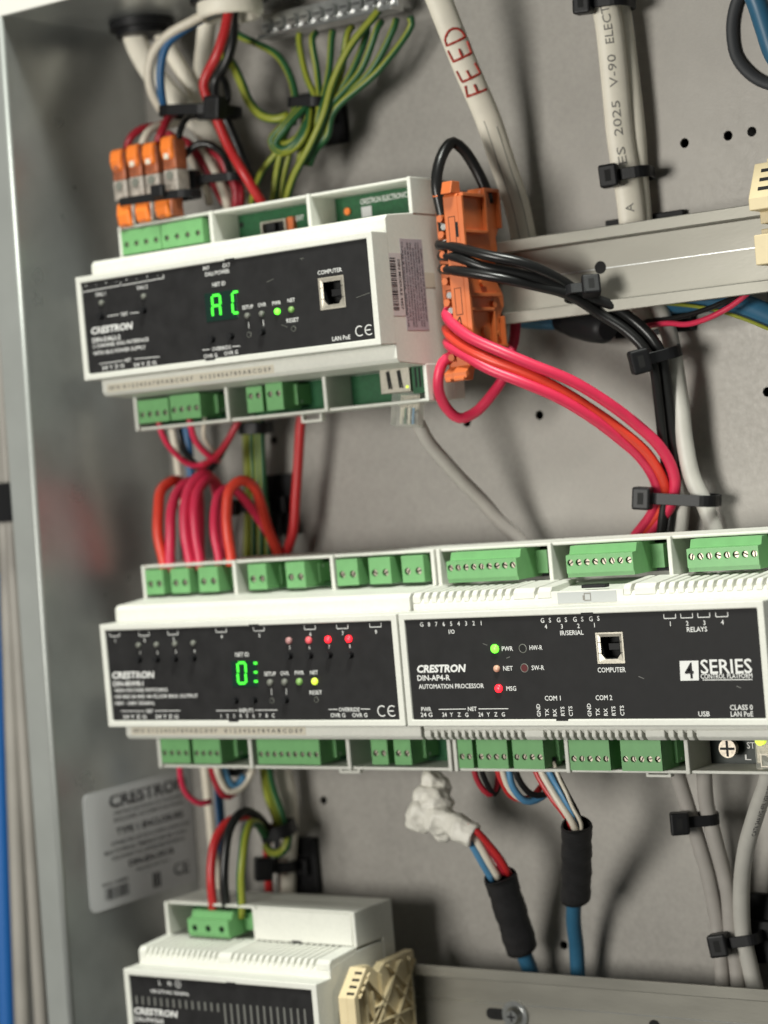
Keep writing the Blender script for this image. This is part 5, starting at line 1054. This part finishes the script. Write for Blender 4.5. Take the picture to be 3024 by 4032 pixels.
# ------------------------------------------------------------------ right, between middle and bottom rows
g1 = 'thin wires curling under the processor'
for nm, lab, P, r, m in (
    ('red_wire', 'thin red wire hooking from the two-way terminal', [(164.5,37.0,-40.7),(164.7,37.0,-46.4),(165.8,38.0,-51.8),(168.6,40.0,-56.2),(170.1,43.0,-55.5),(169.3,47.0,-50.0),(168.8,50.0,-43.7)], 1.25, 'w_crimson'),
    ('black_wire', 'thin black wire hooking from the two-way terminal', [(167.9,37.0,-40.7),(168.4,37.0,-45.9),(169.3,39.0,-52.9),(170.2,42.0,-57.0),(170.1,45.0,-54.4),(169.0,49.0,-49.3),(168.3,52.0,-44.1)], 1.2, 'w_black'),
    ('red_wire', 'thin red wire sweeping from the four-way terminal', [(175.2,37.0,-40.6),(175.7,37.0,-45.8),(177.0,38.0,-51.7),(178.6,41.0,-56.4),(181.2,44.0,-59.3),(184.3,48.0,-58.5),(187.9,52.0,-53.9)], 1.35, 'w_red'),
    ('white_wire', 'thin white wire sweeping from the four-way terminal', [(177.4,37.0,-40.6),(178.0,37.0,-45.8),(179.2,38.0,-51.6),(181.4,40.0,-56.7),(184.5,43.0,-59.3),(187.7,47.0,-58.8)], 1.35, 'w_white'),
    ('blue_wire', 'light blue wire sweeping from the four-way terminal', [(181.3,36.0,-40.4),(181.9,36.0,-45.6),(182.6,37.0,-52.4),(185.3,40.0,-58.8),(188.3,44.0,-59.6),(191.0,49.0,-57.2)], 1.45, 'w_light_blue'),
    ('black_wire', 'black bare-flecked wire sweeping from the four-way terminal', [(184.0,37.0,-40.6),(184.5,37.0,-46.2),(185.8,38.0,-51.8),(188.2,42.0,-56.3),(191.2,46.0,-57.1),(192.4,51.0,-53.7)], 1.3, 'w_black'),
    ('red_wire', 'red wire diving into the upright black sleeve', [(192.8,37.0,-40.5),(193.5,37.0,-45.6),(196.6,37.0,-51.2),(201.8,37.0,-58.1),(205.9,38.0,-64.8),(206.8,40.0,-71.6)], 1.3, 'w_red'),
    ('white_wire', 'white wire diving into the upright black sleeve', [(196.1,36.0,-40.3),(196.8,36.0,-45.4),(201.2,35.0,-52.2),(206.5,35.0,-60.5),(209.3,36.0,-65.7),(208.9,40.0,-72.1)], 1.5, 'w_white'),
    ('blue_wire', 'blue wire diving into the upright black sleeve', [(199.3,37.0,-40.5),(200.0,37.0,-45.6),(205.0,36.0,-53.7),(209.3,37.0,-63.1),(209.5,41.0,-70.8)], 1.4, 'w_light_blue'),
    ('black_wire', 'black wire diving into the upright black sleeve', [(202.3,37.0,-40.4),(202.8,37.0,-45.6),(207.6,36.0,-54.1),(211.2,37.0,-62.6),(210.3,42.0,-71.0)], 1.4, 'w_black'),
    ('white_wire', 'thin white wire twisting with the black one above the sleeve', [(203.1,36.0,-42.1),(206.0,35.0,-49.4),(209.3,34.0,-53.8),(210.8,35.0,-59.5),(213.3,36.0,-66.1),(211.0,40.0,-71.5)], .8, 'w_white'),
    ('blue_wire', 'light blue wire from the taped end into the slanting sleeve', [(152.7,44.0,-73.9),(154.8,46.0,-79.5),(157.2,49.0,-87.8),(158.5,53.0,-94.9)], 1.6, 'w_light_blue'),
    ('white_wire', 'white wire from the taped end into the slanting sleeve', [(154.5,44.0,-72.3),(157.3,46.0,-78.0),(159.7,49.0,-85.8),(161.5,53.0,-93.8)], 1.7, 'w_white'),
    ('crimson_wire', 'crimson wire from the taped end into the slanting sleeve', [(153.9,46.0,-71.3),(157.8,48.0,-76.9),(162.0,51.0,-84.1),(163.8,55.0,-92.2)], 1.7, 'w_crimson'),
    ('red_wire', 'red wire from the taped end into the slanting sleeve', [(154.8,43.0,-70.2),(158.5,44.0,-72.7),(162.2,47.0,-79.0),(165.4,50.0,-85.3),(166.1,54.0,-92.4)], 1.5, 'w_red')):
    wire(nm, lab, P, r, m)
def sleeve(label, pts, r, flat, cabpts, cabr, lab2):
    c = spline(pts, 2.0); t = thing('shrink_sleeve', c[len(c)//2], label, 'sleeve', 'black heat-shrink sleeves')
    n = 22; mb = MB(); fr = frames(c); rings = []
    for q, sgn in ((1.0, 0), (.9, 0)):
        for i, (p, (tt, d, s)) in enumerate(zip(c, fr)):
            wob = 1+.03*math.sin(i*.9)+.02*math.sin(i*2.1)
            for k in range(n):
                a = 2*math.pi*k/n; e = 0
                if i == 0: e = -.8*math.cos(a*2+.4)
                if i == len(c)-1: e = .9*math.sin(a+.8)
                mb.v.append(tuple(p+tt*e+d*math.cos(a)*r*flat*q*wob+s*math.sin(a)*r*q*wob))
    m = len(c)*n
    for i in range(len(c)-1):
        for k in range(n):
            j = (k+1) % n
            mb.f += [[i*n+k, i*n+j, (i+1)*n+j, (i+1)*n+k], [m+i*n+j, m+i*n+k, m+(i+1)*n+k, m+(i+1)*n+j]]; mb.m += [0, 0]; mb.sm += [True, True]
    for i in (0, len(c)-1):
        for k in range(n):
            j = (k+1) % n; mb.f.append([i*n+k, i*n+j, m+i*n+j, m+i*n+k]); mb.m.append(0); mb.sm.append(False)
    mb.build('sleeve_tube', 'shrink', t, recalc=False)
    wire('blue_cable', lab2, cabpts, cabr, 'cable_blue', 'cable', n=16)
sleeve('upright black heat-shrink sleeve on the blue cable', [(210.8,37.0,-67.1),(203.8,47.0,-79.6),(196.9,57.0,-91.4),(190.0,66.0,-104.1)], 6.2, .66, [(199.4,53.0,-86.7),(189.8,66.0,-103.1),(185.5,71.0,-114.1),(182.0,76.0,-127.2),(179.7,80.0,-144.0),(177.4,84.0,-159.1)], 3.15, 'blue cable dropping from the upright black sleeve')
sleeve('slanting black heat-shrink sleeve below the taped wires', [(162.2,53.0,-92.6),(160.1,60.0,-104.1),(158.3,67.0,-115.6),(156.6,74.0,-128.7)], 6.9, .74, [(158.8,66.0,-114.3),(157.1,74.0,-129.1),(157.2,78.0,-139.0),(157.4,81.0,-147.8),(158.4,84.0,-160.5)], 3.4, 'blue cable dropping from the slanting black sleeve')
mb = MB()
for c_, r_ in zip([(132.0,53.0,-53.9),(133.7,53.0,-56.3),(131.6,51.0,-59.0),(133.7,50.0,-62.2),(129.9,48.0,-65.9),(132.6,47.0,-69.1),(128.3,48.0,-70.3),(138.6,46.0,-68.2),(137.8,49.0,-74.2)], (5.4, 5.4, 7.0, 7.2, 6.6, 6.8, 5.6, 6.4, 4.2)):
    b2_ = bmesh.new(); bmesh.ops.create_icosphere(b2_, subdivisions=2, radius=1.0)
    ax = Vector((random.uniform(-1, 1), random.uniform(-1, 1), random.uniform(-1, 1))).normalized()
    mb.add([Vector(c_)+v.co*r_*(1+.25*v.co.dot(ax)) for v in b2_.verts], [[v.index for v in f.verts] for f in b2_.faces], 0, True); b2_.free()
tube_mb(spline([(135.8,47.0,-66.5),(143.3,45.0,-69.2),(151.1,44.0,-72.1),(156.3,45.0,-74.9)], 2.5), 5.0, 14, mb=mb, radii=None)
o = mb.build('taped_wire_end', 'tape', recalc=False); tag(o, 'crumpled white tape wad wrapped round loose wire ends', 'tape')
md = o.modifiers.new('fuse', 'REMESH'); md.mode = 'VOXEL'; md.voxel_size = .55*MM; md.use_smooth_shade = True
md = o.modifiers.new('relax', 'SMOOTH'); md.factor = .6; md.iterations = 5
for nz, st in ((.009, 3.2), (.0045, 1.3)):
    tx_ = bpy.data.textures.new('crumple', 'VORONOI'); tx_.noise_scale = nz; tx_.distance_metric = 'DISTANCE'
    md = o.modifiers.new('crumple', 'DISPLACE'); md.texture = tx_; md.strength = st*MM; md.mid_level = .45; md.texture_coords = 'LOCAL'
for lab, P, r, m in (
    ('outer grey cable of the tied trio below the processor', [(242.2,62.0,-42.4),(242.8,64.0,-49.2),(243.3,68.0,-61.1),(245.1,72.0,-75.8),(246.2,77.0,-95.5),(246.0,82.0,-115.5),(245.7,83.0,-130.0),(245.1,84.0,-144.5),(244.9,84.0,-155.9)], 3.15, 'cable_grey'),
    ('middle grey cable of the tied trio below the processor', [(256.0,64.0,-42.6),(254.2,66.0,-52.2),(251.6,70.0,-65.9),(252.6,73.0,-78.6),(253.5,78.0,-100.2),(252.0,82.0,-119.9),(252.3,83.0,-129.6),(251.9,84.0,-144.1),(251.7,84.0,-155.4)], 3.15, 'cable_grey')):
    wire('grey_cable', lab, P, r, m, 'cable', n=16)
lo, lc = wire('printed_cable', 'light grey printed network cable bending down to the tied trio', [(293.1,46.0,-41.3),(288.8,50.0,-50.9),(279.9,58.0,-64.1),(268.8,67.0,-81.6),(261.7,75.0,-99.2),(257.5,81.0,-119.4),(258.2,83.0,-132.1),(259.4,84.0,-144.5),(260.5,84.0,-154.8)], 3.4, 'cable_light', 'cable', n=16)
print_on(lo, lc, arc(lc, (274.3,63.0,-73.3)), 'CAT6 24AWG 4PR VERIFIED', 1.7, 30, 3.4, 1.0, 'ink', off=-.6)
tie('black square-headed tie pinching two grey cables under the processor', (243.7,63.0,-70.6), (256.1,70.0,-70.5), 10, 4.4, 'L', hs=1.35)
tie('black square-headed tie holding three grey cables to the mount', (250.6,76.0,-122.0), (264.4,78.0,-120.0), 10, 4.4, 'L', hs=1.4)
